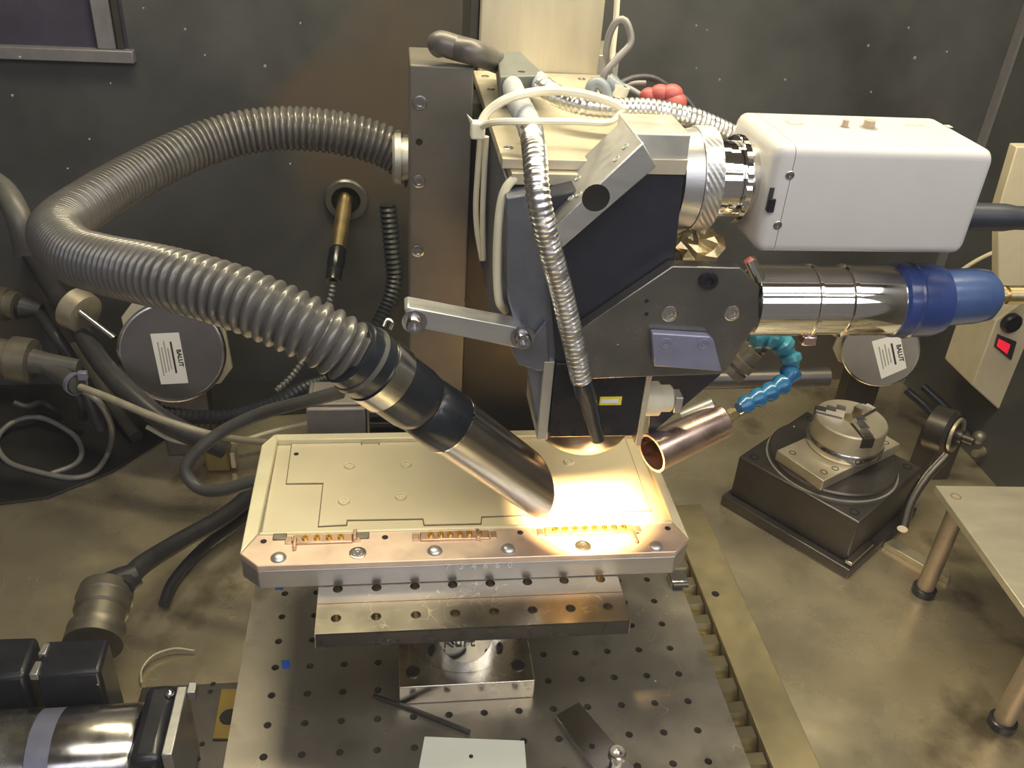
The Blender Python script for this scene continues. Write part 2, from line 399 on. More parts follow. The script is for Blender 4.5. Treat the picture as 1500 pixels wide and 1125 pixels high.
# ------------------------------------------------------------------ motion stage, breadboard
sb = B().box(-262, 178, -236, -34, FZ + .1, -62).build('lower_stage', 'gunmetal', bevel=1)
sb = tag(sb, 'dark brown lower stage plate showing beside the breadboard, bottom left', 'stage plate')
hm = hole_mesh(2.0)
for (px, py) in [(312, 1002), (308, 1013), (296, 1090), (290, 1112)]: put(hm, 'screw_hole', sb, PZ(px, py, -62), UPV)
yb = xy([(324, 1008), (352, 1008), (344, 1081), (311, 1081)], -59)
yo = thing('stop_block', 'yellow stop plate with a dark hole tucked under the breadboard edge', 'plate', (yb[0][0], yb[0][1], -62))
B().prism(yb, 'z', -61.9, -59.5).build('plate', 'tape_yellow', yo, bevel=.4)
put(hole_mesh(7), 'hole', yo, PZ(336, 1050, -59.5), UPV)

car = tag(B().box(-150, 150, -225, 55, -61.8, -13).build('stage_carriage', 'gunmetal', bevel=2), 'dark carriage block under the perforated breadboard', 'stage')
cx = [-150 + 25 * i for i in range(13)]; cy = [-225 + 25 * i for i in range(12)]
bb = tag(B().holed(-175, 178, -238, 64, -12.5, 0, cx, cy, 25, 2.75, 9).build('breadboard', 'breadboard', smooth=False),
         'grey aluminium breadboard with a square grid of threaded holes', 'breadboard')
tb = thing('blue_tape', 'blue dab of tape beside a hole on the breadboard, left of the riser', 'tape', PZ(418, 973, 0))
B().prism(xy([(412, 968), (424, 967), (425, 979), (414, 980)], 0), 'z', 0, .4).build('dab', 'tape_blue', tb)
tb = thing('blue_tape', 'small blue tape dab at the front left foot of the machined housing', 'tape', PZ(408, 861, 0))
B().prism(xy([(402, 859), (415, 858), (415, 864), (403, 864)], 0), 'z', 0, .4).build('dab', 'tape_blue', tb)

# bellows cover in the slot between breadboard and rail, made of single folds
bl = thing('bellows_cover', 'brassy folded bellows cover in the slot right of the breadboard', 'bellows', (190, -90, FZ))
fold = proto(B().prism([(-11, 0), (-9.5, 12), (-5, 19), (5, 19), (9.5, 12), (11, 0)], 'x', -11, 11), 'bellows', 'fold')
for i in range(13):
    o = put(fold, 'fold', bl, (191.3, -226 + i * 22.4, -43.3), UPV)
rl = thing('rail_cover', 'flat gold-tinted rail cover strip running along the slot on the right', 'rail cover', (222, -80, FZ))
B().box(203, 238, -236, 120, FZ, -20).build('cover', 'rail_gold', rl, bevel=.6)
put(hole_mesh(3.2), 'screw_hole', rl, PZ(1048, 870, -20), UPV)
bk = thing('clip_block', 'small polished clip at the right rear edge of the breadboard', 'clip', PZ(1005, 862, 0))
p = PZ(1005, 858, 0)
B().box(p.x - 14, p.x + 1, p.y - 2, p.y + 12, 0, 7).build('block', 'chrome_worn', bk, bevel=.8)
B().cyl((p.x - 13, p.y - 3, 4), (p.x, p.y - 3, 4), 2.2).build('pin', 'gunmetal', bk)

# ------------------------------------------------------------------ riser post on the breadboard
rp = thing('riser_post', 'polished cylindrical riser with a bolted square base under the drilled bar', 'riser', (-11.5, -62, 0))
B().box(-60, 37, -114, -16, 0, 18).build('base', 'chrome_worn', rp, bevel=.8)
post = B().cyl((-11.5, -62, 18.2), (-11.5, -62, 95), 42, n=48).build('post', 'chrome', rp)
text('Kurt', 12, 'gunmetal', post, (-18, -103.9, 49), (1, 0, 0), (0, 0, 1), ext=.5, label='engraved lettering on the post')
cs = cap_screw_mesh(5.2, 1.2, 'gunmetal', 'base_bolt')
for x, y in ((-49.8, -101), (26, -100), (-49.8, -28), (26, -28)): put(cs, 'base_bolt', rp, (x, y, 18), UPV)
# drilled bar across the riser
db_ = tag(B().holed(-111.5, 88.5, -143.3, 6, 95, 107, [-99 + 25 * i for i in range(8)], [-131 + 25.4 * i for i in range(5)], 25, 3.3, 9).build('drilled_bar', 'bar_steel', smooth=False),
          'scratched steel tooling plate with two rows of holes under the machined housing', 'tooling plate')

B().box(-111, 88, -143.9, -143.35, 95.3, 106.2).build('shade_strip', 'black_anod', db_)  # thin dark strip that puts the shaded look onto the bar's front face
# ------------------------------------------------------------------ machined housing (workpiece)
wk = thing('machined_housing', 'cream machined electronics housing with copper front ledge, lit by the lamp', 'housing', (-11, -30, 107))
X0, X1, Y0, Y1 = -161.0, 139.0, -102.5, 42.0
oct_ = [(X0 + 12, Y0), (X1 - 12, Y0), (X1, Y0 + 12), (X1, Y1 - 12), (X1 - 10, Y1), (X0 + 8, Y1), (X0, Y1 - 14), (X0, Y0 + 12)]
B().prism(oct_, 'z', 107, 122).build('body', 'work_side', wk, bevel=.8)
# rim: three raised walls round the recess and the front ledge
RX0, RX1, RY0, RY1 = -150.0, 132.0, -72.0, 34.0
B().prism([(X0, Y0 + 12), (RX0 - 2, RY0), (RX0, RY1), (X0 + 8, Y1), (X0, Y1 - 14)], 'z', 122, 127.5).build('rim', 'work_rim', wk, bevel=.7)
B().prism([(X1, Y0 + 12), (X1, Y1 - 12), (X1 - 10, Y1), (RX1, RY1), (RX1, RY0)], 'z', 122, 127.5).build('rim', 'work_rim', wk, bevel=.7)
B().prism([(RX0, RY1), (RX1, RY1), (X1 - 10, Y1), (X0 + 8, Y1)], 'z', 122, 127.5).build('rim', 'work_rim', wk, bevel=.7)
B().prism([(X0 + 12, Y0), (X1 - 12, Y0), (X1, Y0 + 12), (RX1, RY0), (RX0 - 2, RY0), (X0, Y0 + 12)], 'z', 122, 126.5).build('front_ledge', 'work_copper', wk, bevel=.7)
B().box(RX0, RX1, RY0, RY1, 122, 123).build('recess_floor', 'work_cream', wk)
B().box(RX0 - 1, RX1, RY0 - 1.4, RY0 + 1.4, 122.5, 127.4).build('lip', 'work_rim', wk, bevel=.6)
ld = [(428, 648), (528, 646.5), (529, 652.5), (556, 652), (556, 646), (800, 641), (915, 641), (953, 747), (912, 748), (911, 757), (803, 760), (801, 752),
      (705, 756), (704, 766), (622, 768), (620, 759), (508, 761), (507, 768), (467, 770), (474, 707), (420, 707.5)]
lid2 = xy(ld, 124)
cxm, cym = sum(p[0] for p in lid2) / len(lid2), sum(p[1] for p in lid2) / len(lid2)
def grow(poly, d):
    n = len(poly); out = []
    area_ = sum(poly[i][0] * poly[(i + 1) % n][1] - poly[(i + 1) % n][0] * poly[i][1] for i in range(n))
    sg = 1 if area_ > 0 else -1
    for i in range(n):
        a, b, c = V(poly[i - 1] ), V(poly[i]), V(poly[(i + 1) % n])
        e1 = (b - a).normalized(); e2 = (c - b).normalized()
        n1 = V((e1.y, -e1.x)) * sg; n2 = V((e2.y, -e2.x)) * sg; nn = (n1 + n2)
        nn = nn.normalized() / max(0.4, nn.normalized().dot(n1)); out.append(tuple(b + nn * d))
    return out
B().prism(grow(lid2, .75), 'z', 123, 123.2).build('gasket', 'work_groove', wk, label='dark seam around the lid')
lid = B().prism(lid2, 'z', 123, 124).build('lid', 'work_cream', wk, smooth=False)
fm = proto(B().lathe((0, 0, -.2), (0, 0, 1), [(0, 4.4), (.9, 4.2), (1.5, 3.6), (1.5, 2.5), (.6, 2.2), (.6, 1.6), (1.2, 1.3)], 18), 'work_rim', 'lid_screw')
for px, py in [(512, 683), (595, 681), (504, 735), (587, 728), (833, 677), (836, 723)]: put(fm, 'lid_screw', lid, PZ(px, py, 124), UPV)
put(hole_mesh(1.8), 'lid_hole', lid, PZ(434, 665, 124), UPV)
hm2 = hole_mesh(2.0)
for px, py in [(386, 793), (424, 794), (564, 787), (723, 786), (762, 780), (933, 779), (978, 774)]: put(hm2, 'ledge_hole', wk, PZ(px, py, 126.5), UPV)
dm = dome_mesh(5.2, 2.6, 'alu', 'dome_screw')
for px, py in [(408, 817), (637, 807), (745, 804), (960, 800)]: put(dm, 'dome_screw', wk, PZ(px, py, 126.5), UPV)
rm = flush_screw_mesh(5.6, 'stainless', 'socket_screw')
for px, py in [(524, 810), (854, 800)]: put(rm, 'socket_screw', wk, PZ(px, py, 126.6), UPV)
pin = proto(B().lathe((0, 0, 0), (0, 0, 1), [(0, 2.0), (1.6, 2.0), (1.6, 1.2), (.5, 1.1), (.5, .5), (1.8, .4)], 10), 'gold', 'pin')
for (xa, ya, xb, yb_, n) in [(438, 792, 508, 788, 4), (624, 787, 708, 783, 6), (806, 780, 920, 774, 8)]:
    a, b = PZ(xa, ya, 127), PZ(xb, yb_, 127); c = (a + b) / 2
    sh = B(); sh.box(a.x - 4, b.x + 4, c.y - 4.2, c.y + 4.2, 126, 128)
    shell = sh.build('connector', 'shell_copper', wk, bevel=.8)
    B().box(a.x - 9, a.x - 4.5, c.y - 3.4, c.y + 3.4, 126, 127.4).build('ear', 'shell_copper', shell, bevel=.4)
    B().box(b.x + 4.5, b.x + 9, c.y - 3.4, c.y + 3.4, 126, 127.4).build('ear', 'shell_copper', shell, bevel=.4)
    for i in range(n):
        t = (i + .5) / n; put(pin, 'pin', shell, (a.x + (b.x - a.x) * t, c.y + .3, 128), UPV)
for px, py in [(432, 800), (520, 787), (700, 786), (930, 790)]:
    p = PZ(px, py, 126.5); B().box(p.x - 1.2, p.x + 1.2, p.y - 4, p.y + 5, 126.5, 129.6).build('latch', 'shell_copper', wk, bevel=.5)
for px, py in [(410, 787), (531, 785)]:
    p = PZ(px, py, 126.5); B().box(p.x - 4.5, p.x + 4.5, p.y - 3, p.y + 3, 126.5, 127.6).build('pad', 'connector_grey', wk, bevel=.8)
for ch, px, py in zip('734660', [655, 676, 694, 711, 729, 747], [831, 830, 830, 829, 828.5, 828]):
    p = PY(px, py, Y0 - .15); text(ch, 7.0, 'label_white', wk, p, (1, 0, 0), (0, 0, 1), 'stamped_digit', ext=.2, label='stamped digit ' + ch)

# ------------------------------------------------------------------ Z stage plate, column, head
zp = thing('stage_plate', 'tall brown-grey vertical slide plate with socket screws left of the optical head', 'slide plate', (-28, 85, FZ))
B().box(-49.5, -8, 60, 114, FZ, 402).build('plate', 'brown_plate', zp, bevel=1.2)
cs1 = cap_screw_mesh(4.6, 1.5, 'stainless', 'socket_screw')
for px, py in [(615, 150), (613, 265), (612, 367), (611, 560)]: put(cs1, 'socket_screw', zp, PY(px, py, 60), FRONT)
for px, py in [(614, 208), (685, 440)]: put(hole_mesh(2.2), 'screw_hole', zp, PY(px, py, 60), FRONT)
B().box(-8, 78, 72, 149, FZ, 366).build('carriage', 'carriage_dark', zp, bevel=1.5)
col = thing('column', 'broad pale metal upright column rising behind the optical head', 'column', (48, 190, FZ))
B().box(3, 94, 150, 232, FZ, 620).build('post', 'cream_metal', col, bevel=1.5)
B().box(-4, 2.5, 156, 228, FZ, 620).build('side_strip', 'gunmetal', col, bevel=.6)
B().box(94.5, 112, 160, 215, 330, 392).build('junction_block', 'alu_dull', col, bevel=1)

hd = thing('optical_head', 'black and silver optical head with an angled mirror block above the housing', 'optical head', (50, -30, 186))
# top plate and stacked layers
tp = B().box(-1, 96, -56, 148, 374, 380).build('top_plate', 'cream_metal', hd, bevel=.6)
fs = flush_screw_mesh(3.0, 'stainless', 'plate_screw')
for px, py in [(711, 112), (719, 131), (745, 217), (852, 116)]: put(fs, 'plate_screw', tp, PZ(px, py, 380), UPV)
B().box(4, 92, -62, 140, 367, 373.8).build('spacer_plate', 'cream_metal', hd, bevel=.5)
B().box(2, 94, -53, 71, 264, 366.8).build('body', 'blue_grey', hd, bevel=1)
# front panels
pan = B().prism(xz([(800, 290), (1003, 242), (988, 388), (905, 450), (905, 560), (818, 560), (806, 420)], -78), 'y', -78, -54).build('front_panel', 'dark_panel', hd, bevel=.8)
B().prism(xz([(741, 290), (800, 280), (806, 400), (818, 520), (802, 642), (789, 642), (774, 545), (744, 440)], -74), 'y', -74, -54).build('side_panel', 'blue_grey', hd, bevel=1)
# lower lens box
lb = B().box(36, 93, -80, -23, 207, 262).build('lens_box', 'black_anod', hd, bevel=.8)
B().box(93.3, 97, -81, -22, 200, 262).build('side_plate', 'cream_metal', hd, bevel=.4)
B().box(29, 35.5, -78, -24, 204, 262).build('side_plate', 'alu_dull', hd, bevel=.4)
a, b = PY(878, 589, -80.3), PY(911, 584, -80.3)
st = B().box(a.x, b.x, -80.5, -80.1, b.z - 4.6, b.z + 1.5).build('warning_sticker', 'yellow', lb)
B().box(a.x + 1, b.x - 2, -80.65, -80.5, b.z - 3, b.z - .2).build('sticker_line', 'label_white', st)
rg = B().lathe((64.5, -45, 207), (0, 0, -1), [(0, 33), (12, 32.5), (17, 30), (21, 26), (21, 17), (6, 14)], 48).build('lens_ring', 'gunmetal', hd)
B().lathe((64.5, -45, 187.5), (0, 0, -1), [(0, 21.5), (2.2, 21.5), (2.2, 17.2), (0, 17.2)], 40, closed=True).build('lens_bezel', 'brass', rg)
# angled mirror block and cap
mb = B().prism([(67, 402), (76, 389.5), (30, 343), (25.5, 356.5)], 'y', -93, -48).build('mirror_block', 'alu', hd, bevel=.7)
p = PY(873, 290, -93)
put(hole_mesh(7.0, n=20), 'bore', mb, (p.x, -93, p.z), FRONT)
nd = V((-1, 0, 1)).normalized()
fs2 = flush_screw_mesh(2.2, 'alu_dull', 'block_screw')
for t, y in ((.86, -80), (.74, -84), (.36, -66), (.22, -80), (.30, -84)):
    q = V((25.5, 0, 356.5)).lerp(V((67, 0, 402)), t); put(fs2, 'block_screw', mb, (q.x, y, q.z), nd)
B().box(66, 97.5, -77, -38, 380.5, 402).build('cap_block', 'alu_dull', hd, bevel=.8)
B().prism([(76.5, 389), (97.3, 389), (97.3, 380.5), (69, 380.5)], 'y', -79, -77.2).build('cap_face', 'cream_metal', hd, bevel=.3)
# front plate with bolts
fp = B().prism(xz([(850, 482), (985, 390), (1085, 392), (1112, 420), (1112, 470), (1072, 532), (1058, 548), (850, 556)], -88), 'y', -88, -79).build('front_plate', 'front_plate', hd, bevel=.7)
put(cap_screw_mesh(5.6, 2.0, 'black_anod', 'black_bolt'), 'black_bolt', fp, PY(1037, 411, -88), FRONT)
cs3 = flush_screw_mesh(5.0, 'chrome_worn', 'silver_bolt')
for px, py in [(981, 460), (1073, 459)]: put(cs3, 'silver_bolt', fp, PY(px, py, -88), FRONT)
for px, py in [(947, 441), (947, 460)]: put(hole_mesh(1.2), 'dowel_hole', fp, PY(px, py, -88), FRONT)
lp = B().prism(xz([(955, 488), (1040, 493), (1046, 499), (1058, 545), (958, 537)], -94), 'y', -94, -88.2).build('lilac_block', 'lilac', hd, bevel=1)
cs4 = flush_screw_mesh(3.6, 'lilac', 'block_screw')
for px, py in [(975, 503), (1031, 504)]: put(cs4, 'block_screw', lp, PY(px, py, -94), FRONT)
B().prism(xz([(1056, 549), (956, 634), (950, 634), (952, 549)], -34), 'y', -34, -31.5).build('lower_web', 'dark_panel', hd, bevel=.4)
# side knobs on the lens box
a = PY(952, 575, -55)
kn = B().lathe((97.5, -62, a.z), (1, 0, 0), [(0, 11), (2, 11.5), (12, 11.5), (12, 9), (20, 9), (21, 8)], 28).build('knob', 'tie_white', hd)
B().box(119.7, 125, -68, -57, a.z - 8, a.z + 4).build('knob_tab', 'alu', kn, bevel=.6)
p = PY(1024, 602, -12)
B().cyl((p.x - 12, -12, p.z - 6), (p.x + 10, -12, p.z + 5), 6.0).build('clamp_stub', 'alu', hd)
# crumpled gold foil between plate and camera
fo = tag(B().blob(PY(1020, 362, -45), 15, 12, 11, 14, 9, .28).build('foil_wrap', 'foil', smooth=False), 'crumpled gold foil tucked between the front plate and the camera', 'foil')

# link bar left of the head
lk = thing('link_bar', 'flat bright link bar with two cap screws bridging to the optical head', 'link bar', PY(600, 470, -70))
ly = -84
B().prism(xz([(592, 453), (598, 450), (764, 481), (778, 500), (768, 512), (600, 478)], ly), 'y', ly, ly + 14).build('bar', 'alu', lk, bevel=.5)
csb = cap_screw_mesh(4.8, 6.5, 'stainless', 'cap_screw'); wsh = proto(B().lathe((0, 0, 0), (0, 0, 1), [(0, 7.2), (1.4, 7.2), (1.4, 3), (0, 3)], 20, closed=True), 'stainless', 'washer')
for px, py in [(607, 470), (765, 493)]:
    p = PY(px, py, ly); put(wsh, 'washer', lk, p, FRONT); put(csb, 'cap_screw', lk, p + V((0, -1.4, 0)), FRONT)
B().prism(xz([(778, 498), (800, 470), (806, 540), (790, 545), (760, 535), (745, 505)], ly + 6), 'y', ly + 6.2, ly + 12).build('bracket', 'blue_grey', lk, bevel=.8)

# lens coupling rings and camera
zc = 368.0; yc = -47.0
cp = thing('lens_coupling', 'silver knurled coupling rings between the optical head and the white camera', 'lens coupling', (120, yc, zc - 28))
B().lathe((100.2, yc, zc), RIGHT, [(0, 27), (10.6, 28.5)], 56).build('flange_ring', 'alu', cp)
kb = B(); n = 72; prof = [(0, 1), (0.9, 1.02), (9.5, 1.02), (10.5, 1)]
vs_ = []; fs_ = []
for i, t in enumerate([0, 1.2, 2.9, 4.6, 6.3, 8, 9.6, 10.8]):
    for k in range(n):
        r = 29.4 + (0.55 if (i + k) % 2 == 0 and 0 < i < 7 else 0)
        a = 2 * math.pi * k / n; vs_.append((111 + t, yc + r * math.cos(a), zc + r * math.sin(a)))
for i in range(7):
    for k in range(n): fs_.append((i * n + k, i * n + (k + 1) % n, (i + 1) * n + (k + 1) % n, (i + 1) * n + k))
fs_.append(tuple(range(n))); fs_.append(tuple(range(7 * n, 8 * n)))
kb.add(vs_, fs_).build('knurled_ring', 'alu', cp, smooth=False)
B().lathe((122, yc, zc), RIGHT, [(0, 23), (7, 23), (7, 22), (14, 22)], 48).build('tube', 'chrome', cp)
kb = B(); vs_ = []; fs_ = []
for i, t in enumerate([0, .6, 3.6, 4.2]):
    for k in range(n):
        r = 25.0 + (0.5 if k % 2 and 0 < i < 3 else 0); a = 2 * math.pi * k / n; vs_.append((136.2 + t, yc + r * math.cos(a), zc + r * math.sin(a)))
for i in range(3):
    for k in range(n): fs_.append((i * n + k, i * n + (k + 1) % n, (i + 1) * n + (k + 1) % n, (i + 1) * n + k))
fs_.append(tuple(range(n))); fs_.append(tuple(range(3 * n, 4 * n)))
kb.add(vs_, fs_).build('serrated_ring', 'chrome', cp, smooth=False)
B().lathe((140.6, yc, zc), RIGHT, [(0, 21), (6.5, 21)], 40).build('mount_ring', 'chrome_worn', cp)

cm = thing('video_camera', 'cream-white boxy video camera with rounded edges and two top knobs', 'camera', (207, -46, 338))
CX0, CX1, CYF, CYB, CZ0, CZ1 = 146.0, 276.0, -80.0, -9.0, 335.0, 398.0
B().box(CX0 + 11.4, CX1, CYF, CYB, CZ0, CZ1).build('body', 'cam_white', cm, bevel=0)
bo = cm.children[-1]
def soft_box(x0, x1, y0, y1, z0, z1, r, left, right):
    # box with rounded long edges (along X) and rounded end rims where left / right is set
    def ring(x, ins):
        pts = []; rr = max(.6, r - ins * .2)
        for cy_, cz_, a0 in ((y1 - ins - rr, z1 - ins - rr, 0), (y0 + ins + rr, z1 - ins - rr, 90), (y0 + ins + rr, z0 + ins + rr, 180), (y1 - ins - rr, z0 + ins + rr, 270)):
            for k in range(6):
                a = math.radians(a0 + 18 * k); pts.append((x, cy_ + rr * math.cos(a), cz_ + rr * math.sin(a)))
        return pts
    rings = []
    if left: rings += [ring(x0 + r * (1 - math.cos(math.radians(t))) if False else x0 + r * (1 - math.sin(math.radians(t))), r * (1 - math.cos(math.radians(t)))) for t in (90, 70, 50, 30, 10)][::1]
    if left: rings = [ring(x0 + r * (1 - math.cos(math.radians(t))), r * (1 - math.sin(math.radians(t)))) for t in (0, 18, 36, 54, 72, 90)]
    else: rings = [ring(x0, 0)]
    if right: rings += [ring(x1 - r * (1 - math.sin(math.radians(t))), r * (1 - math.cos(math.radians(t)))) for t in (0, 18, 36, 54, 72, 90)]
    else: rings += [ring(x1, 0)]
    n = 24; b = B(); vs1 = [p for q in rings for p in q]; fs1 = []
    for i in range(len(rings) - 1):
        for k in range(n): fs1.append((i * n + k, i * n + (k + 1) % n, (i + 1) * n + (k + 1) % n, (i + 1) * n + k))
    fs1.append(tuple(range(n))); fs1.append(tuple(range((len(rings) - 1) * n, len(rings) * n)))
    return b.add(vs1, fs1)
bpy.data.objects.remove(bo)
soft_box(CX0 + 11.3, CX1, CYF, CYB, CZ0, CZ1, 6, False, True).build('body', 'cam_white', cm)
soft_box(CX0, CX0 + 10.9, CYF, CYB, CZ0, CZ1, 6, True, False).build('front_shell', 'cam_white', cm)
sm = flush_screw_mesh(2.6, 'stainless', 'case_screw')
for px, py in [(1157, 257), (1139, 330)]: put(sm, 'case_screw', cm, PY(px, py, CYF), FRONT)
a, b = PY(1131, 275, CYF), PY(1127, 308, CYF)
B().box(a.x - 1.2, a.x + 1.4, CYF - .5, CYF + .3, b.z, a.z).build('slot', 'ink', cm)
B().box(b.x - 1.6, b.x + 2.2, CYF - 1.4, CYF, b.z - 1, b.z + 7).build('latch', 'black_anod', cm, bevel=.4)
for px, py, r, h in [(1237, 186, 2.2, 4.2), (1272, 187, 4.0, 4.4)]:
    p = PZ(px, py, CZ1)
    B().cyl((p.x, p.y, CZ1 - .2), (p.x, p.y, CZ1 + h), r * .9, r * .8, 16).build('knob', 'knob_tan', cm)
    B().lathe((p.x, p.y, CZ1 - .2), UPV, [(0, r * 1.35), (.5, r * 1.35), (.5, r), (0, r)], 16, closed=True).build('knob_recess', 'ink_soft', cm)
p = PZ(1164, 180, CZ1); fr = B()
fr.box(p.x - 5, p.x + 5, p.y - 4, p.y + 4, CZ1, CZ1 + .12); fr.build('printed_square', 'ink_soft', cm)
B().box(p.x - 3, p.x + 3, p.y - 2, p.y + 2, CZ1 + .12, CZ1 + .2).build('printed_square_core', 'cam_white', cm)
p = PZ(1358, 184, CZ1)
for i, ww in enumerate([3, 2.2, 3.4, 2.6, 3, 2.4, 3.2]):
    B().box(p.x - 14 + i * 4.4, p.x - 14 + i * 4.4 + ww, p.y - 2.5, p.y + 2.5, CZ1, CZ1 + .12).build('worn_print', 'ink_soft' if i < 3 else 'cam_front', cm)
# rear connector and black plug
rc = B().lathe((CX1, -47, 347), RIGHT, [(0, 10), (8, 10), (8, 8.4), (13, 8.4)], 28).build('rear_socket', 'chrome_worn', cm)
cable('plug_cable', [(CX1 + 13.2, -47, 347), (305, -47, 347), (330, -48, 347), (380, -52, 348), (450, -60, 345)], 8.2, 'hose_black', 'thick black plug and lead leaving the rear of the white camera', 'cable', rad=lambda i, L: 8.6 if L < 34 else 7.4, n=16)

# polished laser tube with blue boots
lt = thing('laser_tube', 'polished chrome tube with a translucent blue boot below the white camera', 'laser tube', (230, -48, 266))
ax = V((0.9975, 0.0, 0.0))
tz = 297.0; ty = -64
B().lathe((153, ty, tz), RIGHT, [(0, 17), (3, 22), (39, 22)], 56).build('barrel', 'chrome', lt)
B().lathe((192, ty, tz), RIGHT, [(0, 22), (.6, 22.9), (2.6, 22.9), (3.2, 21.4), (22, 21.4), (22.6, 22.9), (25.4, 22.9), (26, 22)], 56).build('hex_collar', 'chrome', lt)
B().lathe((218, ty, tz), RIGHT, [(0, 22), (36, 22), (39, 20.5)], 56).build('barrel', 'chrome', lt)
bt = B().lathe((248, ty, tz + .5), RIGHT, [(0, 21.5), (2, 23.6), (26, 23.2), (32, 21.5), (35, 17.5)], 48).build('blue_boot', 'blue_boot', lt)
B().lathe((280, ty, tz + 2), (.998, .02, .05), [(0, 18.2), (24, 17.8), (33, 16.4), (38, 12), (38.5, 5)], 44).build('boot_tip', 'blue_boot_tip', bt)
B().lathe((257, ty, tz + .5), RIGHT, [(0, 23.6), (1.4, 24.4), (3, 23.6)], 48).build('boot_bead', 'blue_boot', bt)
B().lathe((318, ty + .8, tz + 4), RIGHT, [(0, 6.5), (6, 6.5), (6, 4.5), (9, 4.5), (9, 6), (26, 6)], 24).build('brass_fitting', 'brass', lt)
B().box(191, 200, ty - 14, ty - 4, tz - 25, tz - 18.5).build('lug', 'copper_tube', lt, bevel=1)
B().cyl(PY(1098, 380, -74), PY(1112, 410, -76), 3.8).build('lock_screw', 'chrome', lt)

# ------------------------------------------------------------------ extraction hose with nozzle
hs = thing('extraction_hose', 'thick grey ribbed extraction hose looping left and ending in a steel nozzle', 'hose', (-80, -90, 107))
hp = [PD(*q) for q in [(612, 250, 745), (565, 215, 735), (480, 192, 722), (385, 190, 715), (295, 212, 702), (205, 254, 668), (130, 298, 625), (83, 337, 580), (104, 370, 545),
                       (150, 387, 522), (250, 409, 492), (350, 438, 482), (450, 481, 482), (522, 522, 492)]]
path = spline(hp, 0.55); phase = [0.0]
def lerp_tab(tab, u):
    for (a, va), (b, vb) in zip(tab, tab[1:]):
        if u <= b: return va + (vb - va) * (u - a) / (b - a)
    return tab[-1][1]
for i in range(1, len(path)): phase.append(phase[-1] + math.pi * 0.55 / lerp_tab([(0, 5.6), (.3, 5.0), (.47, 3.4), (.6, 4.0), (.8, 5.2), (.93, 6.6), (1, 6.8)], i / len(path)))
def rib(i, L):
    a = lerp_tab([(0, 1.4), (.47, .9), (.7, 1.5), (1, 2.0)], i / len(path))
    return 16.2 + a * (2.0 * abs(math.cos(phase[i])) ** 0.8 - 1.0)
B().sweep(path, rib, 30).build('ribbed_tube', 'hose_grey', hs)
e0, e1 = PD(522, 522, 492), PD(774, 704, 596)
axn = (e1 - e0).normalized(); T = (e1 - e0).length
def on(t): return e0 + axn * t
B().lathe(on(-6), axn, [(0, 17.4), (1, 19.4), (17, 20.2), (20, 19.2)], 40).build('cuff', 'rubber', hs)
B().lathe(on(2), axn, [(0, 20.4), (2.6, 20.8), (2.6, 19.9), (0, 19.8)], 40, closed=True).build('wire_ring', 'hose_grey', hs)
B().lathe(on(13.5), axn, [(0, 20.6), (12.5, 20.6), (12.5, 19.6), (0, 19.6)], 48, closed=True).build('band_clamp', 'chrome_worn', hs)
ad = B().lathe(on(20), axn, [(0, 19.4), (26, 19.6), (31, 18.9), (34, 17.2), (36, 18.6), (58, 19.8), (60, 19.8)], 44).build('rubber_adapter', 'rubber', hs)
# oblique cut steel tube
tb_ = B(); n = 48; d_, u_, w_ = basis(axn); vs_ = []; fs_ = []
cutv = V((0.15, -0.55, -0.82)).normalized()          # the lower side reaches further
for ring, (r, end) in enumerate([(18.6, 0), (18.6, 1), (17.4, 1), (17.4, 0)]):
    for k in range(n):
        a = 2 * math.pi * k / n; rd = u_ * math.cos(a) + w_ * math.sin(a)
        t = 72 if not end else T + 2 + 17 * rd.dot((cutv - axn * cutv.dot(axn)).normalized())
        vs_.append(on(t) + rd * r)
for i in range(4):
    j = (i + 1) % 4
    for k in range(n): fs_.append((i * n + k, i * n + (k + 1) % n, j * n + (k + 1) % n, j * n + k))
tb_.add(vs_, fs_).build('steel_nozzle', 'stainless', hs)
B().lathe(on(78.6), axn, [(0, 19.9), (1.2, 19.9), (1.2, 18.7), (0, 18.7)], 44, closed=True).build('lip_ring', 'chrome', hs)
B().sweep(spline([PD(562, 478, 478), PD(567, 468, 478), PD(575, 472, 478), PD(572, 482, 480)], 1), .9, 8).build('wire_clip', 'chrome_worn', hs)
fz_ = PY(594, 233, 182).z
hf = tag(B().lathe((-61, 182, fz_), RIGHT, [(0, 18.6), (2, 20.5), (7, 20.5), (7, 17), (56, 17)], 36).build('hose_fitting', 'alu_dull'), 'pale round fitting where the grey ribbed hose meets the column', 'fitting')

# ------------------------------------------------------------------ gooseneck light guide
gl = thing('light_guide', 'two-armed metal gooseneck light guide with a dark splitter block', 'light guide', (10, 40, 380))
sy = 60
spz = [PY(728, 76, sy), PY(762, 76, sy)]
top = [PY(*q, 55) for q in [(727, 77), (763, 76), (798, 108), (732, 111)]]
zt = top[3].z + 1
pts = xy([(727, 76), (762, 75), (799, 110), (732, 112)], zt)
zt2 = zt
B().prism(pts, 'z', zt2 - 14, zt2).build('splitter_block', 'splitter', gl, bevel=1)
c4 = PZ(764, 105, zt2); put(hole_mesh(2.4), 'screw_hole', gl, c4, UPV)
yb0 = PZ(745, 118, zt2 - 7.5).y
def arm(pts, name, sleeve, total):
    path = spline(pts, .85)
    L1 = sleeve
    k = 0; acc = 0
    while k < len(path) - 1 and acc < L1: acc += (path[k + 1] - path[k]).length; k += 1
    B().sweep(path[:k + 1], lambda i, L: 6.9 + (0.22 * math.cos(2 * math.pi * L / 3.4) if L > L1 * .55 else 0), 18).build('sleeve', 'goose_sleeve', gl)
    return B().sweep(path[k:], lambda i, L: 6.3 + 0.34 * math.cos(2 * math.pi * L / 3.2), 18).build(name, 'goose', gl), path
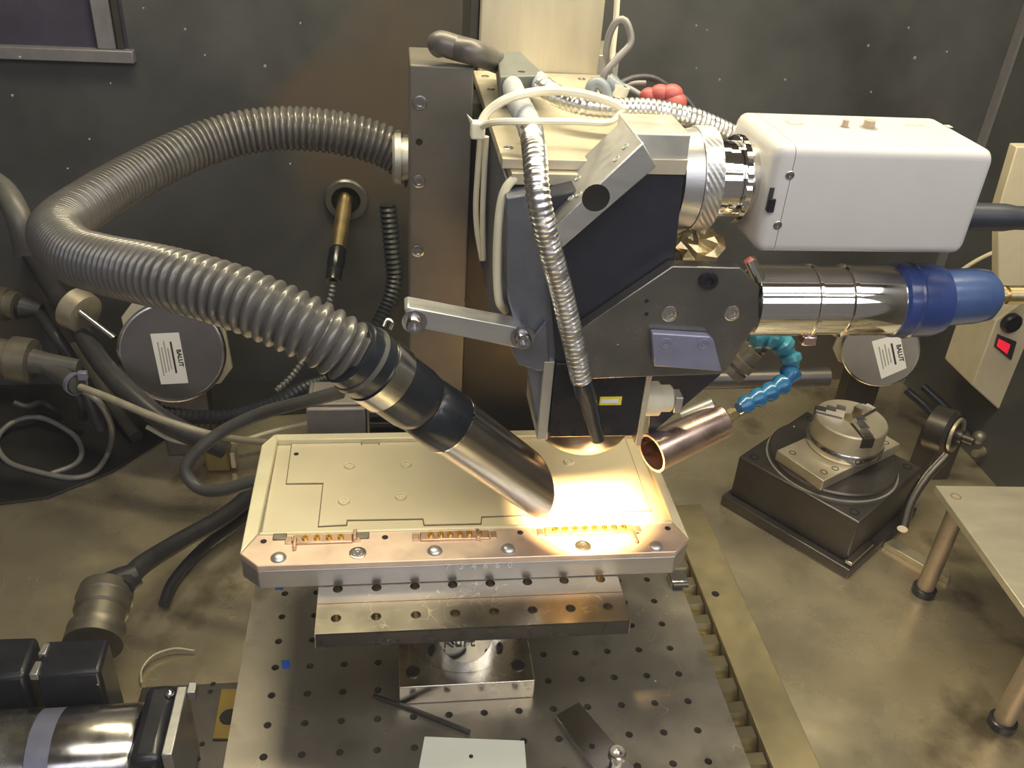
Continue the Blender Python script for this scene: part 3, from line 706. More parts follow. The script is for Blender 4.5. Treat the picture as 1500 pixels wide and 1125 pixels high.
g1 = [PZ(749, 124, zt2 - 7.5), PY(760, 152, -2), PY(776, 186, -48), PY(783, 225, -88), PY(789, 290, -108), PY(806, 365, -108), PY(826, 440, -103), PY(852, 556, -98)]
arm(g1, 'gooseneck', 118, 0)
tipA, tipB = PY(853, 558, -97.8), PY(876, 643, -93)
tp_ = B().lathe(tipA, tipB - tipA, [(-1, 6.2), (10, 6.6), (16, 5.4), ((tipB - tipA).length * .62, 5.2), ((tipB - tipA).length * .62, 4.6), ((tipB - tipA).length, 4.4)], 24).build('ferrule', 'rubber', gl)
B().lathe(tipB + (tipB - tipA).normalized() * .1, tipB - tipA, [(0, 3.6), (.4, 3.6)], 16).build('light_window', 'label_white', tp_)
g2 = [PZ(786, 118, zt2 - 7.5), PY(812, 138, 20), PY(850, 153, 0), PY(890, 159, -5), PY(950, 160, -5), PY(1010, 172, -5), PY(1060, 192, -3), PY(1092, 212, 0), PY(1125, 245, 8)]
arm(g2, 'gooseneck', 26, 0)
g0 = [PZ(730, 92, zt2 - 7.5), PY(700, 79, 62), PY(668, 70, 64), PY(648, 64, 66), PY(641, 66, 70)]
g0 = [V((q.x, q.y, max(q.z, (0, 399, 411, 411, 411)[i]))) for i, q in enumerate(g0)]
B().sweep(spline(g0, .8), lambda i, L: 7.2 + (0.5 * math.cos(2 * math.pi * L / 3.6) if L < 40 else 0.8), 20).build('input_conduit', 'conduit_dark', gl)
# the lamp light leaving the gooseneck tip
sp = bpy.data.lights.new('guide_spot', 'SPOT'); sp.energy = 11; sp.color = (1.0, 0.64, 0.28); sp.spot_size = math.radians(66); sp.spot_blend = 1.0; sp.shadow_soft_size = 0.0035
so = bpy.data.objects.new('guide_spot', sp); COL.objects.link(so); so.location = (tipB + (tipB - tipA).normalized() * 2) * S
tgt = PZ(856, 752, 126); so.rotation_euler = (tgt - tipB).to_track_quat('-Z', 'Y').to_euler()

# cable ties, cream leads round the head
ti = thing('cable_tie', 'cream plastic cable tie looped loosely over the gooseneck arms', 'cable tie', PY(702, 185, -20))
B().sweep(spline([PY(702, 187, -40), PY(716, 163, -36), PY(748, 143, -34), (PY(800, 133, -24)), PY(850, 137, -24), PY(893, 149, -27), PY(912, 160, -26)], 1.5), lambda i, L: 2.6, 8).build('strap', 'tie_white', ti)
B().sweep(spline([PY(702, 187, -40), PY(725, 179, -56), PY(775, 178, -62), PY(840, 178, -50), PY(893, 179, -36), PY(912, 160, -26)], 1.5), 1.9, 8).build('strap', 'tie_white', ti)
p = PY(701, 188, -41)
hb = B().box(p.x - 4.5, p.x + 3.5, p.y - 4, p.y + 4, p.z - 5.5, p.z + 4).build('ratchet_head', 'tie_white', ti, bevel=1.2)
B().add([p + V((-5, 0, 3)), p + V((-7, 0, 8)), p + V((-2, 0, 3.5)), p + V((-3.5, -2, 4))], [(0, 1, 2), (0, 1, 3), (1, 2, 3), (0, 2, 3)]).build('tail', 'tie_white', ti)
cable('cream_lead', [PY(740, 455, -56), PY(731, 440, -66), PY(728, 390, -68), PY(731, 320, -68), PY(740, 278, -64), PY(760, 258, -58), PY(782, 256, -50)], 2.6, 'cable_cream', 'cream lead bowing down the left side of the optical head', 'cable')
cable('cream_lead', [PY(704, 195, -20), PY(700, 250, -18), PY(697, 300, -15), PY(699, 340, -12), PY(706, 380, -8)], 1.8, 'cable_cream', 'leftmost thin cream lead hanging from the cable tie', 'cable')
cable('cream_lead', [PY(712, 200, -22), PY(709, 260, -20), PY(707, 320, -16), PY(708, 380, -10)], 1.8, 'cable_cream', 'second thin cream lead hanging straight down from the cable tie', 'cable')
cable('white_rod', [PY(905, -20, 140), PY(902, 30, 138), PY(897, 80, 134), PY(894, 118, 130)], 2.2, 'tie_white', 'thin white vertical lead right of the pale column', 'cable')
# black cables and red caps behind the head
cable('black_lead', [PY(888, 140, 90), PY(884, 112, 90), PY(905, 85, 92), PY(924, 62, 95), PY(918, 33, 98), PY(905, 30, 100), PY(893, 50, 102), PY(888, 80, 104), PY(893, 100, 105), PY(906, 122, 104), PY(925, 132, 100), PY(955, 150, 96)], 2.5, 'cable_steel', 'dark lead twisted into an upright loop beside the column', 'cable')
cable('black_lead', [PY(905, 124, 104), PY(930, 114, 110), PY(958, 115, 112), PY(985, 132, 112), PY(1005, 146, 110), PY(1018, 165, 106), PY(1020, 185, 100)], 2.5, 'cable_dark', 'dark lead arching over the red wire caps', 'cable')
cable('black_lead', [PY(908, 130, 104), PY(925, 122, 108), PY(945, 121, 110)], 2.0, 'cable_steel', 'short dark lead stub pointing at the red wire caps', 'cable')
for i, (px, py, r, lab) in enumerate([(951, 141, 6.2, 'leftmost small red wire cap behind the gooseneck'), (967, 137, 6.6, 'red wire cap second from the left behind the gooseneck'), (984, 138, 7.2, 'upper right red wire cap under the arching dark lead'), (988, 151, 8.0, 'largest red wire cap resting just above the right gooseneck arm')]):
    tag(B().blob(PY(px, py, 96 - i * 2), r * 1.15, r, r, 14, 9).build('wire_cap', 'red_cap'), lab, 'wire cap', 'red wire caps')
gc = thing('grey_connector', 'blue-grey plastic cable clamp gripping the leads beside the column', 'clamp', PY(888, 130, 80))
B().sweep(spline([PY(866, 140, 84), PY(866, 128, 84), PY(874, 121, 84), PY(885, 128, 82), PY(890, 145, 80), PY(896, 160, 74)], 1.2), 4.2, 10).build('hook', 'grey_blue_plastic', gc)
B().cyl(PY(888, 118, 88), PY(908, 134, 84), 6).build('barrel', 'grey_blue_plastic', gc)
B().lathe(PY(907, 133, 84), PY(910, 128, 84) - PY(906, 138, 84), [(-4, 6.5), (4, 6.5), (4, 5), (-4, 5)], 20, closed=True).build('collar', 'tie_white', gc)
p = PY(905, 97, 120)

# ------------------------------------------------------------------ blue jointed coolant hose and copper nozzle
lo = thing('coolant_hose', 'bright blue jointed coolant hose curling towards the copper tube', 'coolant hose', PY(1080, 600, -10))
lpts = spline([PY(1100, 494, 15), PY(1128, 492, 14), PY(1148, 505, 12), PY(1160, 530, 8), PY(1158, 552, 2), PY(1135, 570, -6), PY(1108, 583, -14), PY(1082, 598, -22)], 1.0)
nseg = 9; stepi = len(lpts) / nseg
for i in range(nseg):
    a = lpts[int(i * stepi)]; b = lpts[min(len(lpts) - 1, int((i + 1) * stepi))]; L = (b - a).length; k = 1 - .035 * i
    B().lathe(a, b - a, [(-1, 4.6 * k), (1.5, 9.2 * k), (L * .45, 9.4 * k), (L * .8, 6.0 * k), (L, 5.6 * k)], 20).build('segment', 'loc_teal' if i < 4 else 'loc_blue', lo)
ct = thing('copper_nozzle', 'open copper-toned metal tube angled at the lit corner of the housing', 'nozzle', PY(950, 668, -30))
ca, cb = PY(955, 664, -43), PY(1056, 615, -16)
cd_ = (cb - ca).normalized(); CL = (cb - ca).length
B().lathe(ca, cd_, [(0, 14.2), (CL - 2, 14.2), (CL, 12.5), (CL, 4), (CL - 3, 4), (CL - 3, 12.8), (0, 12.8)], 44, closed=True).build('tube', 'copper_tube', ct)
B().lathe(ca, cd_, [(-.3, 14.6), (2, 14.6), (2, 14.25), (-.3, 12.7)], 44, closed=True).build('rim', 'copper_tube', ct)
B().lathe(cb - cd_ * 2, cd_, [(0, 4), (6, 4), (6, 5), (14, 5), (14, 3.5), (18, 3.5)], 6).build('hex_fitting', 'brass', ct)
B().sweep(spline([cb + V((4, 6, -12)), cb + cd_ * 14 + V((4, 6, -8)), cb + cd_ * 40 + V((4, 6, -4))], 1), 2.0, 8).build('support_wire', 'brass', ct)
# dark valve block behind the blue hose
vb = thing('valve_block', 'dark ribbed hose coupling behind the front plate, next to the blue hose', 'coupling', PY(1090, 520, 30))
B().lathe(PY(1068, 545, 34), PY(1110, 505, 34) - PY(1068, 545, 34), [(0, 12), (6, 12), (6, 10), (9, 10), (9, 12.5), (15, 12.5), (15, 9), (26, 9), (26, 5), (36, 5)], 24).build('coupling', 'connector_grey', vb)
B().cyl(PY(1090, 510, 34), PY(1120, 512, 34), 4).build('stub', 'gunmetal', vb)
# bar added to imitate the hazy window reflection behind the head
rd = tag(B().cyl((-40, 118, 122), (330, 118, 128), 9).build('reflection_bar', 'gunmetal'), 'long dull horizontal bar imitating a window reflection behind the lens box', 'rod')

# ------------------------------------------------------------------ rotary table with chuck (right)
rt = thing('rotary_table', 'dark square rotary table holding a three-jaw chuck, right of the breadboard', 'rotary table', (391, 168, FZ), math.radians(37.2))
h = 68.5
B().box(-h - 9, h + 2, -h - 9, h + 4, 0, 12).build('foot_plate', 'gunmetal', rt, True, bevel=1.2)
B().box(-h, h, -h, h, 12.2, 62).build('base', 'gunmetal', rt, True, bevel=2)
B().box(-h - 5, -h + 40, -h - 7.5, -h - .2, 14, 18).build('slot_strip', 'chrome_worn', rt, True, bevel=.5)
for sx in (-1, 1):
    for sy_ in (-1, 1): B().lathe((sx * 57, sy_ * 57, 61.5), UPV, [(0, 5), (.8, 5), (.8, 3.4), (.2, 3.2)], 16).build('corner_bolt', 'hole_dark', rt, True)
B().lathe((0, 0, 62.2), UPV, [(0, 65), (7, 65), (8.5, 63.5)], 64).build('turntable', 'gunmetal', rt, True)
B().lathe((0, 0, 62.1), UPV, [(0, 67.2), (1.4, 67.2), (1.4, 65.2), (0, 65.2)], 64, closed=True).build('scale_ring', 'alu_dull', rt, True)
# worm housing and crank at the right side
B().cyl((h - 1, -30, 30), (h + 22, -30, 30), 10, n=24).build('worm_boss', 'gunmetal', rt, True)
cr_ = B().cyl((h + 22, -30, 30), (h + 34, -30, 30), 6, n=20).build('crank_hub', 'chrome_worn', rt, True)
B().cyl((h + 34, -30, 30), (h + 40, -30, 30), 3, n=12).build('crank_screw', 'chrome', rt, True)
ra_ = math.radians(37.2)
def rl_(p): q = p - V((391, 168, FZ)); return V((q.x * math.cos(ra_) + q.y * math.sin(ra_), -q.x * math.sin(ra_) + q.y * math.cos(ra_), q.z))
B().sweep(spline([rl_(q) for q in (PZ(1322, 775, -36), PZ(1334, 735, -26), PZ(1356, 700, -14), PZ(1385, 668, 0))], 2), 5.2, 12).build('crank_arm', 'stainless', rt, True)
pl = thing('fixture_plate', 'tan rectangular fixture plate bolted under the chuck', 'plate', (394, 166, 0.8), math.radians(28))
B().box(-62.5, 62.5, -29.5, 29.5, 0, 12).build('plate', 'tan_steel', pl, True, bevel=.8)
for x, y in ((-50, -20), (-35, -22), (-52, 18), (50, 20), (50, -20)):
    B().lathe((x, y, 11.6), UPV, [(0, 3.6), (.6, 3.6), (.6, 2.8), (.2, 2.6)], 14).build('bolt_hole', 'hole_dark', pl, True)
ch = thing('lathe_chuck', 'round steel three-jaw chuck standing on the tan fixture plate', 'chuck', (400, 170, 12.9), math.radians(20))
B().lathe((0, 0, 0), UPV, [(0, 37.5), (2, 38.5), (9, 38.5), (11, 37)], 56).build('back_ring', 'chrome_worn', ch, True)
B().lathe((0, 0, 11.2), UPV, [(0, 36.2), (20, 36.2), (21.5, 35), (21.5, 9), (10, 8)], 56).build('body', 'tan_steel', ch, True, bevel=0)
B().lathe((37 * math.cos(-2.0), 37 * math.sin(-2.0), 6), (math.cos(-2.0), math.sin(-2.0), 0), [(0, 3.2), (1.9, 3.2), (1.9, 2.6), (.4, 2.4)], 12).build('key_hole', 'hole_dark', ch, True)
for k in range(3):
    a = math.radians(-108 + 120 * k); c_, s_ = math.cos(a), math.sin(a)
    jb = B()
    for (r0, r1, hh) in ((8, 17, 42), (17, 26, 38.5), (26, 35.5, 35.5)):
        cs_ = [(r0, -5), (r1, -5), (r1, 5), (r0, 5)]
        jb.prism([(x * c_ - y * s_, x * s_ + y * c_) for x, y in cs_], 'z', 29, hh)
    jb.build('jaw', 'chrome_worn', ch, True, smooth=False)
    sl = B(); cs_ = [(9, -6.4), (36.9, -6.4), (36.9, 6.4), (9, 6.4)]
    sl.prism([(x * c_ - y * s_, x * s_ + y * c_) for x, y in cs_], 'z', 22, 33.2).build('jaw_slot', 'gunmetal', ch, True)

# ------------------------------------------------------------------ aluminium stand (right edge)
sd = thing('work_stand', 'low brushed aluminium stand on round legs at the right edge', 'stand', (540, -20, FZ), math.radians(-3.4))
a0 = PZ(1370, 711, 44); ang = math.radians(-3.4)
def sl_(p): q = V((p.x - 540, p.y + 20)); return (q.x * math.cos(-ang) - q.y * math.sin(-ang), q.x * math.sin(-ang) + q.y * math.cos(-ang))
lx, lyy = sl_(a0)
B().box(lx, 76, lyy - 225, lyy, 107, 114).build('top', 'stand_alu', sd, True, bevel=.6)
B().lathe((lx + 12, lyy - 16, 113.7), UPV, [(0, 5), (.6, 5), (.6, 3.4), (.1, 3.2)], 18).build('top_screw', 'leg_tan', sd, True)
f1 = sl_(PZ(1352, 868, FZ)); f2 = sl_(PZ(1466, 1062, FZ))
for fx, fy in (f1, f2, (f1[0] + 170, f1[1]), (f2[0] + 170, f2[1])):
    if fx > 70: fx = 70
    lg = B().cyl((fx, fy, 3), (fx, fy, 107), 8.2, n=24).build('leg', 'leg_tan', sd, True)
    B().lathe((fx, fy, 0), UPV, [(0, 11), (7, 11), (8, 9), (8, 8.3)], 24).build('rubber_foot', 'rubber', lg, True)

# ------------------------------------------------------------------ round motors with labels
def motor(name, label, c, r, axis, length, face, lab_px, flange_rot, tilt, labname):
    m = thing(name, label, 'motor', (c.x, c.y + 30, FZ))
    d = V(axis).normalized()
    B().lathe(c - d * length, d, [(0, r * .93), (length - 10, r * .95), (length - 6, r), (length - 1.5, r), (length, r * .97)], 56).build('cover', face, m)
    B().lathe(c - d * 5, d, [(0, r * 1.0), (1, r * 1.025), (4, r * 1.025), (5.3, r * .99), (5.3, r * .95), (4.5, r * .95)], 56, closed=True).build('rim', 'chrome_worn', m)
    d_, u, v = basis(d)
    rgt = V((1, 0, 0)); rgt = (rgt - d * rgt.dot(d)).normalized(); up = rgt.cross(d); up = up if up.z > 0 else -up
    q0 = c - d * (length + 2); sq = []
    for k in range(4):
        a = math.radians(flange_rot + 90 * k)
        for da in (-10, 10): sq.append(q0 + (rgt * math.cos(a + math.radians(da)) + up * math.sin(a + math.radians(da))) * r * 1.2)
    B().add(sq + [p - d * 10 for p in sq], [tuple(range(8)), tuple(range(8, 16))] + [(i, (i + 1) % 8, 8 + (i + 1) % 8, 8 + i) for i in range(8)]).build('flange', 'cream_metal', m, bevel=.8)
    foot = c - d * (length * .5)
    B().box(foot.x - r * .5, foot.x + r * .5, foot.y + 2, foot.y + 22, FZ, foot.z - r * .85).build('foot', 'gunmetal', m, bevel=1)
    # label plate: corners from the face plane
    L4 = []
    for px, py in lab_px:
        rr = ray(px, py); t = (c + d * .25 - CAM).dot(d) / rr.dot(d); L4.append(CAM + rr * t)
    pl_ = B().add(L4 + [p + d * .3 for p in L4], [(0, 1, 2, 3), (4, 5, 6, 7), (0, 1, 5, 4), (1, 2, 6, 5), (2, 3, 7, 6), (3, 0, 4, 7)]).build('label_plate', 'label_white', m)
    # lettering runs down the label (from L4[1] top right to L4[2] bottom right)
    dn = (L4[2] - L4[1]); wd = (L4[1] - L4[0]); ctr = (L4[0] + L4[1] + L4[2] + L4[3]) / 4 + d * .35
    text(labname, wd.length * .22, 'ink', pl_, ctr + wd * .36, dn, wd, bold=.25)
    for i, (off, ln, sh) in enumerate([(.14, .62, -.02), (.0, .42, .0), (-.1, .6, -.05), (-.21, .5, .02), (-.31, .66, 0)]):
        s0 = ctr + wd * off + dn * (sh - ln / 2); s1 = s0 + dn * ln; hw = wd * (.022 if i else .035)
        B().add([s0 - hw, s1 - hw, s1 + hw, s0 + hw, s0 - hw + d * .1, s1 - hw + d * .1, s1 + hw + d * .1, s0 + hw + d * .1],
                [(4, 5, 6, 7), (0, 1, 5, 4), (1, 2, 6, 5), (2, 3, 7, 6), (3, 0, 4, 7)]).build('print_line', 'ink_soft' if i else 'ink', pl_)
    return m
motor('round_motor', 'dark round motor end with a white rating label, left behind the ribbed hose', PY(252, 517, 262), 50, (0.10, -0.93, 0.30), 46, 'motor_face',
      [(220, 489), (262, 487), (276, 561), (236, 563)], 52, 0, 'BALUT')
motor('round_motor', 'pale round motor end with a white rating label above the chuck', PY(1290, 514, 262), 40, (-0.38, -0.86, 0.22), 52, 'motor_pale',
      [(1277, 500), (1318, 489), (1328, 539), (1291, 555)], 30, 0, 'BALUT')

# ------------------------------------------------------------------ switch box right edge
bx = thing('switch_box', 'tan power box with a lit red rocker switch at the right edge', 'switch box', PY(1470, 590, 240))
sbp = xz([(1424, 565), (1463, 600), (1540, 600), (1540, 440), (1500, 440), (1459, 470)], 240)
B().prism(sbp, 'y', 240, 300).build('body', 'switch_box', bx, bevel=1.5)
rk = B().prism(xz([(1461, 489), (1488, 500), (1480, 527), (1456, 507)], 239.5), 'y', 237.5, 240).build('switch_bezel', 'ink', bx, bevel=.4)
B().prism(xz([(1463, 496), (1479, 504), (1474, 518), (1460, 507)], 237), 'y', 235, 237.6).build('rocker', 'red_lit', rk, bevel=.5, label='glowing red rocker')
p = PY(1481, 473, 238); B().lathe((p.x, 240, p.z), FRONT, [(0, 11), (5, 11), (7, 9), (7, 2)], 24).build('round_socket', 'black_anod', bx)
p = PY(1497, 560, 238); B().lathe((p.x, 240, p.z), FRONT, [(0, 6), (2, 6), (3, 4)], 20).build('grommet', 'rubber', bx)
cable('conduit', [PY(1456, 592, 262), PY(1456, 620, 255), PY(1452, 645, 245), PY(1440, 662, 235), PY(1428, 664, 228)], 4.6, 'leg_tan', 'brown curved conduit dropping from the tan power box', 'conduit')
pb = thing('end_panel', 'tan upright panel with a brass clip at the top right edge', 'panel', PY(1480, 300, 200))
B().prism(xz([(1490, 215), (1540, 215), (1540, 440), (1462, 440), (1463, 305)], 200), 'y', 200, 212).build('panel', 'switch_box', pb, bevel=1)
# handwheel unit behind the stand
hw = thing('handwheel_unit', 'dark worm gear unit with a pale rim behind the aluminium stand', 'gear unit', PZ(1405, 690, FZ))
c = PY(1392, 634, 215)
B().lathe(c, (.55, -.75, .1), [(-20, 26), (0, 26), (4, 22), (4, 8), (14, 8), (14, 5), (26, 5)], 32).build('hub', 'gunmetal', hw)
B().lathe(c + V((2, -3, .5)), (.55, -.75, .1), [(1.5, 20), (4.6, 20), (4.6, 16), (1.5, 16)], 32, closed=True).build('pale_rim', 'tan_steel', hw)
B().box(c.x - 14, c.x + 16, c.y - 4, c.y + 30, FZ, c.z - 10).build('pedestal', 'gunmetal', hw, bevel=1)
B().blob(c + V((22, -18, 6)), 8, 8, 8).build('grease_cap', 'connector_grey', hw)
tag(B().prism(xy([(1295, 795), (1390, 850), (1392, 836), (1310, 788)], FZ + 6), 'z', FZ, FZ + 6).build('floor_strip', 'tan_steel', bevel=.5), 'bright narrow strip on the floor behind the nearest stand leg', 'strip')
for i, q in enumerate([[(1352, 566), (1390, 602), (1420, 640)], [(1328, 572), (1360, 600), (1384, 636)]]):
    cable('dark_pipe', [PY(*q[0], 330), PY(*q[1], 300), PY(*q[2], 262)], 5.0, 'hose_black', ['dark pipe slanting from the right motor to the gear unit, upper one', 'dark pipe slanting from the right motor to the gear unit, lower one'][i], 'pipe')
cable('thin_lead', [PY(1370, 430, 300), PY(1410, 395, 290), PY(1450, 372, 280), PY(1510, 350, 270)], 2.2, 'cable_cream', 'thin pale lead rising behind the blue boot', 'cable')

# ------------------------------------------------------------------ wall port and brass rod
pt = thing('wall_port', 'round dark port flange on the back wall with a black bore', 'port', PY(505, 292, WY))
c = PY(507, 292, WY - 1)
B().lathe((c.x, WY - .5, c.z), FRONT, [(0, 24), (4, 24), (6, 22), (6, 16), (1, 16)], 48).build('flange', 'flange_grey', pt)
B().lathe((c.x, WY - 1.6, c.z), FRONT, [(0, 15.8), (.5, 15.8)], 32).build('bore', 'hole_dark', pt)
br = thing('brass_probe', 'brass probe with a black sleeve sticking out of the wall port', 'probe', PY(500, 330, 380))
ra, rb, rc_ = PY(506, 290, WY - 3), PY(495, 366, 352), PY(488, 412, 320)
B().cyl(ra, rb, 8.2, n=24).build('rod', 'brass', br)
B().lathe(rb, rc_ - rb, [(0, 8.8), (18, 9.2), (24, 7.5), (26, 8.6), ((rc_ - rb).length, 7.8)], 24).build('sleeve', 'rubber', br)
bp_ = spline([rc_, PY(486, 430, 318), PY(480, 450, 316), PY(462, 500, 312), PY(430, 548, 302), PY(405, 572, 292)], 1.2)
B().sweep(bp_, lambda i, L: 3.0 + .9 * math.cos(L * 2 * math.pi / 5), 10).build('ball_chain_lead', 'cable_steel', br)

# ------------------------------------------------------------------ cables and connectors, left
def C(name, pts, r, m, label, **k): return cable(name, [PZ(a, b, z) for a, b, z in pts], r, m, label, **k)
C('cable', [(-20, 300, 120), (30, 350, 105), (75, 420, 88), (115, 480, 80), (155, 540, 68), (215, 598, 48), (260, 628, 30), (330, 658, 4)], 10, 'cable_dark', 'thickest dark cable running diagonally down the left side', cat='cable')
C('cable', [(-20, 335, 40), (15, 355, 28), (52, 415, 12), (92, 478, -6), (135, 545, -30), (170, 600, -52), (200, 640, -61)], 7.5, 'cable_grey', 'grey cable hugging the left of the thick dark diagonal cable', cat='cable')
C('cable', [(60, 462, 62), (80, 490, 58), (105, 528, 34), (130, 585, 2), (150, 630, -30)], 6.5, 'cable_dark', 'dark cable leaving the upper left connector', cat='cable')
C('cable', [(118, 567, 82), (160, 583, 84), (230, 612, 80), (300, 634, 66), (345, 643, 50), (390, 648, 34)], 3.4, 'cable_tan', 'pale shiny cable running right towards the machined housing', cat='cable')
C('cable', [(121, 572, 58), (146, 590, 48), (163, 625, 0), (160, 660, -58), (140, 690, -64), (105, 700, -65), (50, 690, -65), (10, 675, -65), (-5, 645, -60), (20, 618, -55), (60, 612, -55), (105, 635, -60), (120, 660, -64), (110, 680, -66), (75, 694, -66.5)], 3.0, 'cable_steel', 'thin grey lead coiled in a loose loop at far left', cat='cable')
cable('cable', [PD(500, 574, 700), PD(440, 590, 715), PD(385, 605, 735), PD(330, 630, 745), PD(290, 660, 745), PD(272, 688, 745), PD(290, 714, 745), PD(325, 718, 740), PD(370, 706, 735), PD(420, 696, 735)], 5.4, 'cable_grey', 'grey cable curling in a hook left of the machined housing', 'cable')
C('cable', [(430, 655, -50), (400, 690, -45), (340, 748, -40), (260, 795, -30), (205, 830, -15), (180, 862, -8)], 8.5, 'cable_dark', 'dark cable sweeping down to the round motor plug', cat='cable')
C('cable', [(415, 680, -58), (370, 745, -60), (300, 800, -62), (255, 850, -62), (240, 885, -63)], 5.0, 'cable_dark', 'dark lead lying on the floor under the motor cable', cat='cable')
C('corrugated_hose', [(208, 596, 12), (250, 609, 8), (330, 612, 4), (400, 592, 6), (440, 572, 8), (480, 556, 0), (520, 545, 0)], 9, 'hose_black', 'dark corrugated hose curving under the left motor', cat='hose', step=1.4, rad=lambda i, L: 8.4 + .8 * math.cos(L * 2 * math.pi / 5.6), n=14)
cable('corrugated_hose', [PY(568, 300, 385), PY(575, 370, 375), PY(578, 410, 370), PY(568, 450, 360), PY(545, 490, 340), PY(500, 540, 320)], 10, 'hose_black', 'dark corrugated hose dropping behind the vertical slide plate', 'hose', step=1.4, rad=lambda i, L: 9 + .9 * math.cos(L * 2 * math.pi / 5.6), n=14)
C('cable', [(215, 625, -35), (260, 646, -46), (330, 650, -48), (400, 632, -44), (470, 614, -40)], 2.6, 'cable_cream', 'thin pale lead along the floor below the left motor', cat='cable')
cable('steel_rod', [PY(110, 452, 285), PY(128, 466, 280), PY(167, 496, 268)], 3.6, 'stainless', 'short bright rod slanting beside the left motor', 'rod')
tag(B().lathe(PY(108, 450, 300), PY(150, 476, 280) - PY(108, 450, 300), [(0, 22), (16, 20), (18, 14)], 28).build('cone_cap', 'tan_steel'), 'pale tan conical cap above the short bright rod', 'cap')
tg = thing('cable_tag', 'small yellow tag wrapped on a dark cable at left', 'tag', PZ(108, 478, 45))
p = PZ(108, 476, 62); B().cyl(PZ(102, 467, 64), PZ(115, 485, 60), 4.5, n=14).build('band', 'yellow', tg)
def plug(label, pts, prof, m1, m2):
    a, b = pts; t = thing('cable_plug', label, 'connector', a)
    B().lathe(a, b - a, prof[0], 24).build('shell', m1, t)
    B().lathe(a, b - a, prof[1], 24).build('boot', m2, t)
    return t
plug('ribbed round plug at the left edge, upper of two', (PZ(-20, 440, 70), PZ(35, 450, 66)), ([(0, 18), (24, 18), (24, 15), (34, 15)], [(34.2, 9), (40, 12), (52, 8), (60, 7)]), 'connector_grey', 'cable_dark')
plug('tan and grey round plug at the left edge, lower of two', (PZ(-15, 520, 90), PZ(40, 528, 86)), ([(0, 17), (20, 17), (20, 21), (38, 21), (38, 16)], [(38.2, 12), (52, 10), (80, 8)]), 'connector_grey', 'cable_grey')
C('cable', [(66, 534, 84), (80, 543, 80), (98, 555, 80), (114, 565, 82.5)], 8.0, 'cable_grey', 'braided cable stub behind the lower left plug', cat='cable')
nt_ = thing('cable_tie', 'lilac cable tie cinched round the pale cable at left', 'cable tie', PZ(115, 565, 82))
B().lathe(PZ(110, 562, 82), PZ(118, 567, 82.5) - PZ(110, 562, 82), [(-2, 10.5), (3, 10.5), (3, 9), (-2, 9)], 24, closed=True).build('strap', 'lilac', nt_)
p = PZ(121, 550, 92); B().box(p.x - 4, p.x + 4, p.y - 3, p.y + 3, p.z - 4, p.z + 4).build('ratchet_head', 'lilac', nt_, bevel=.8)
cable('upper_cable', [PD(-30, 255, 660), PD(5, 280, 650), PD(28, 320, 640), PD(40, 370, 650)], 9, 'cable_grey', 'grey hose end entering the frame at the upper left edge', 'cable')
ab = thing('amber_plug', 'amber-tinted plug lying on the floor left of the housing', 'plug', PZ(335, 690, FZ))
a, b = PZ(318, 664, -52), PZ(350, 650, -50)
B().box(a.x - 12, a.x + 14, a.y - 10, a.y + 12, FZ, -42).build('shell', 'amber', ab, bevel=3)
B().box(a.x + 14, a.x + 20, a.y - 8, a.y + 10, FZ + 3, -46).build('lip', 'tan_steel', ab, bevel=1)
gb = thing('grey_box', 'plain grey box standing behind the machined housing, left of the slide plate', 'box', PY(500, 640, 120))
a, b = PY(448, 600, 120), PY(536, 632, 120)
B().box(a.x, b.x, 120, 165, FZ, a.z).build('case', 'grey_box', gb, bevel=1.5)
B().box(a.x + 4, b.x - 4, 124, 161, a.z, a.z + 3).build('lid', 'grey_box', gb, bevel=1)
sv = thing('slat_box', 'dark slatted box between the grey box and the slide plate', 'box', PY(565, 630, 100))
a, b = PY(540, 590, 120), PY(598, 632, 120)
B().box(a.x, b.x, 122, 160, FZ, a.z - 6).build('case', 'black_anod', sv)
for i in range(4): B().box(a.x, b.x, 118, 121.8, a.z - 14 - i * 11, a.z - 9 - i * 11).build('slat', 'gunmetal', sv, bevel=.6)

tag(B().prism(xy([(-60, 745), (70, 728), (165, 690), (255, 632), (330, 612), (480, 600), (480, 548), (-60, 548)], FZ + 3), 'z', FZ + .1, FZ + 3).build('darkening_sheet', 'darkening_sheet', bevel=1), 'added dark sheet that darkens the floor under the left cables', 'mat')  # thin sheet added to darken the back left floor, which may only be shaded
for i, (pts, r, lab) in enumerate([([(-20, 372, 60), (25, 398, 52), (60, 440, 40), (88, 500, 22), (100, 545, 8), (118, 590, -20), (122, 612, -45)], 5, 'dark lead between the two left plugs'),
                                   ([(20, 590, -30), (40, 596, -36), (62, 590, -40), (80, 600, -50), (90, 606, -60)], 4, 'dark lead drooping below the lower left plug')]):
    C('cable', pts, r, 'cable_dark', lab, cat='cable')
# ------------------------------------------------------------------ servo motor bottom left
mo = thing('servo_motor', 'chrome and black servo motor lying at the bottom left corner', 'motor', (-290, -112, FZ))
mz, my = -24.0, -124.0
B().lathe((-372, my, mz), RIGHT, [(0, 32), (20, 34), (70, 34)], 48).build('drum', 'chrome_worn', mo)
B().lathe((-301.8, my, mz), RIGHT, [(0, 33.4), (15, 33.4)], 48).build('band', 'lilac', mo)
B().lathe((-286.6, my, mz), RIGHT, [(0, 34), (48, 34), (51, 32)], 48).build('drum', 'chrome_worn', mo)
B().box(-235.4, -214.2, my - 30, my + 33, mz - 34, mz + 33).build('front_housing', 'servo_black', mo, bevel=6, seg=3)
B().box(-214, -207, my - 27, my + 28, mz - 37, mz + 34).build('flange', 'alu', mo, bevel=.8)
B().box(-206.8, -201, my + 22, my + 31, mz + 26, mz + 34).build('flange_ear', 'alu', mo, bevel=.6)
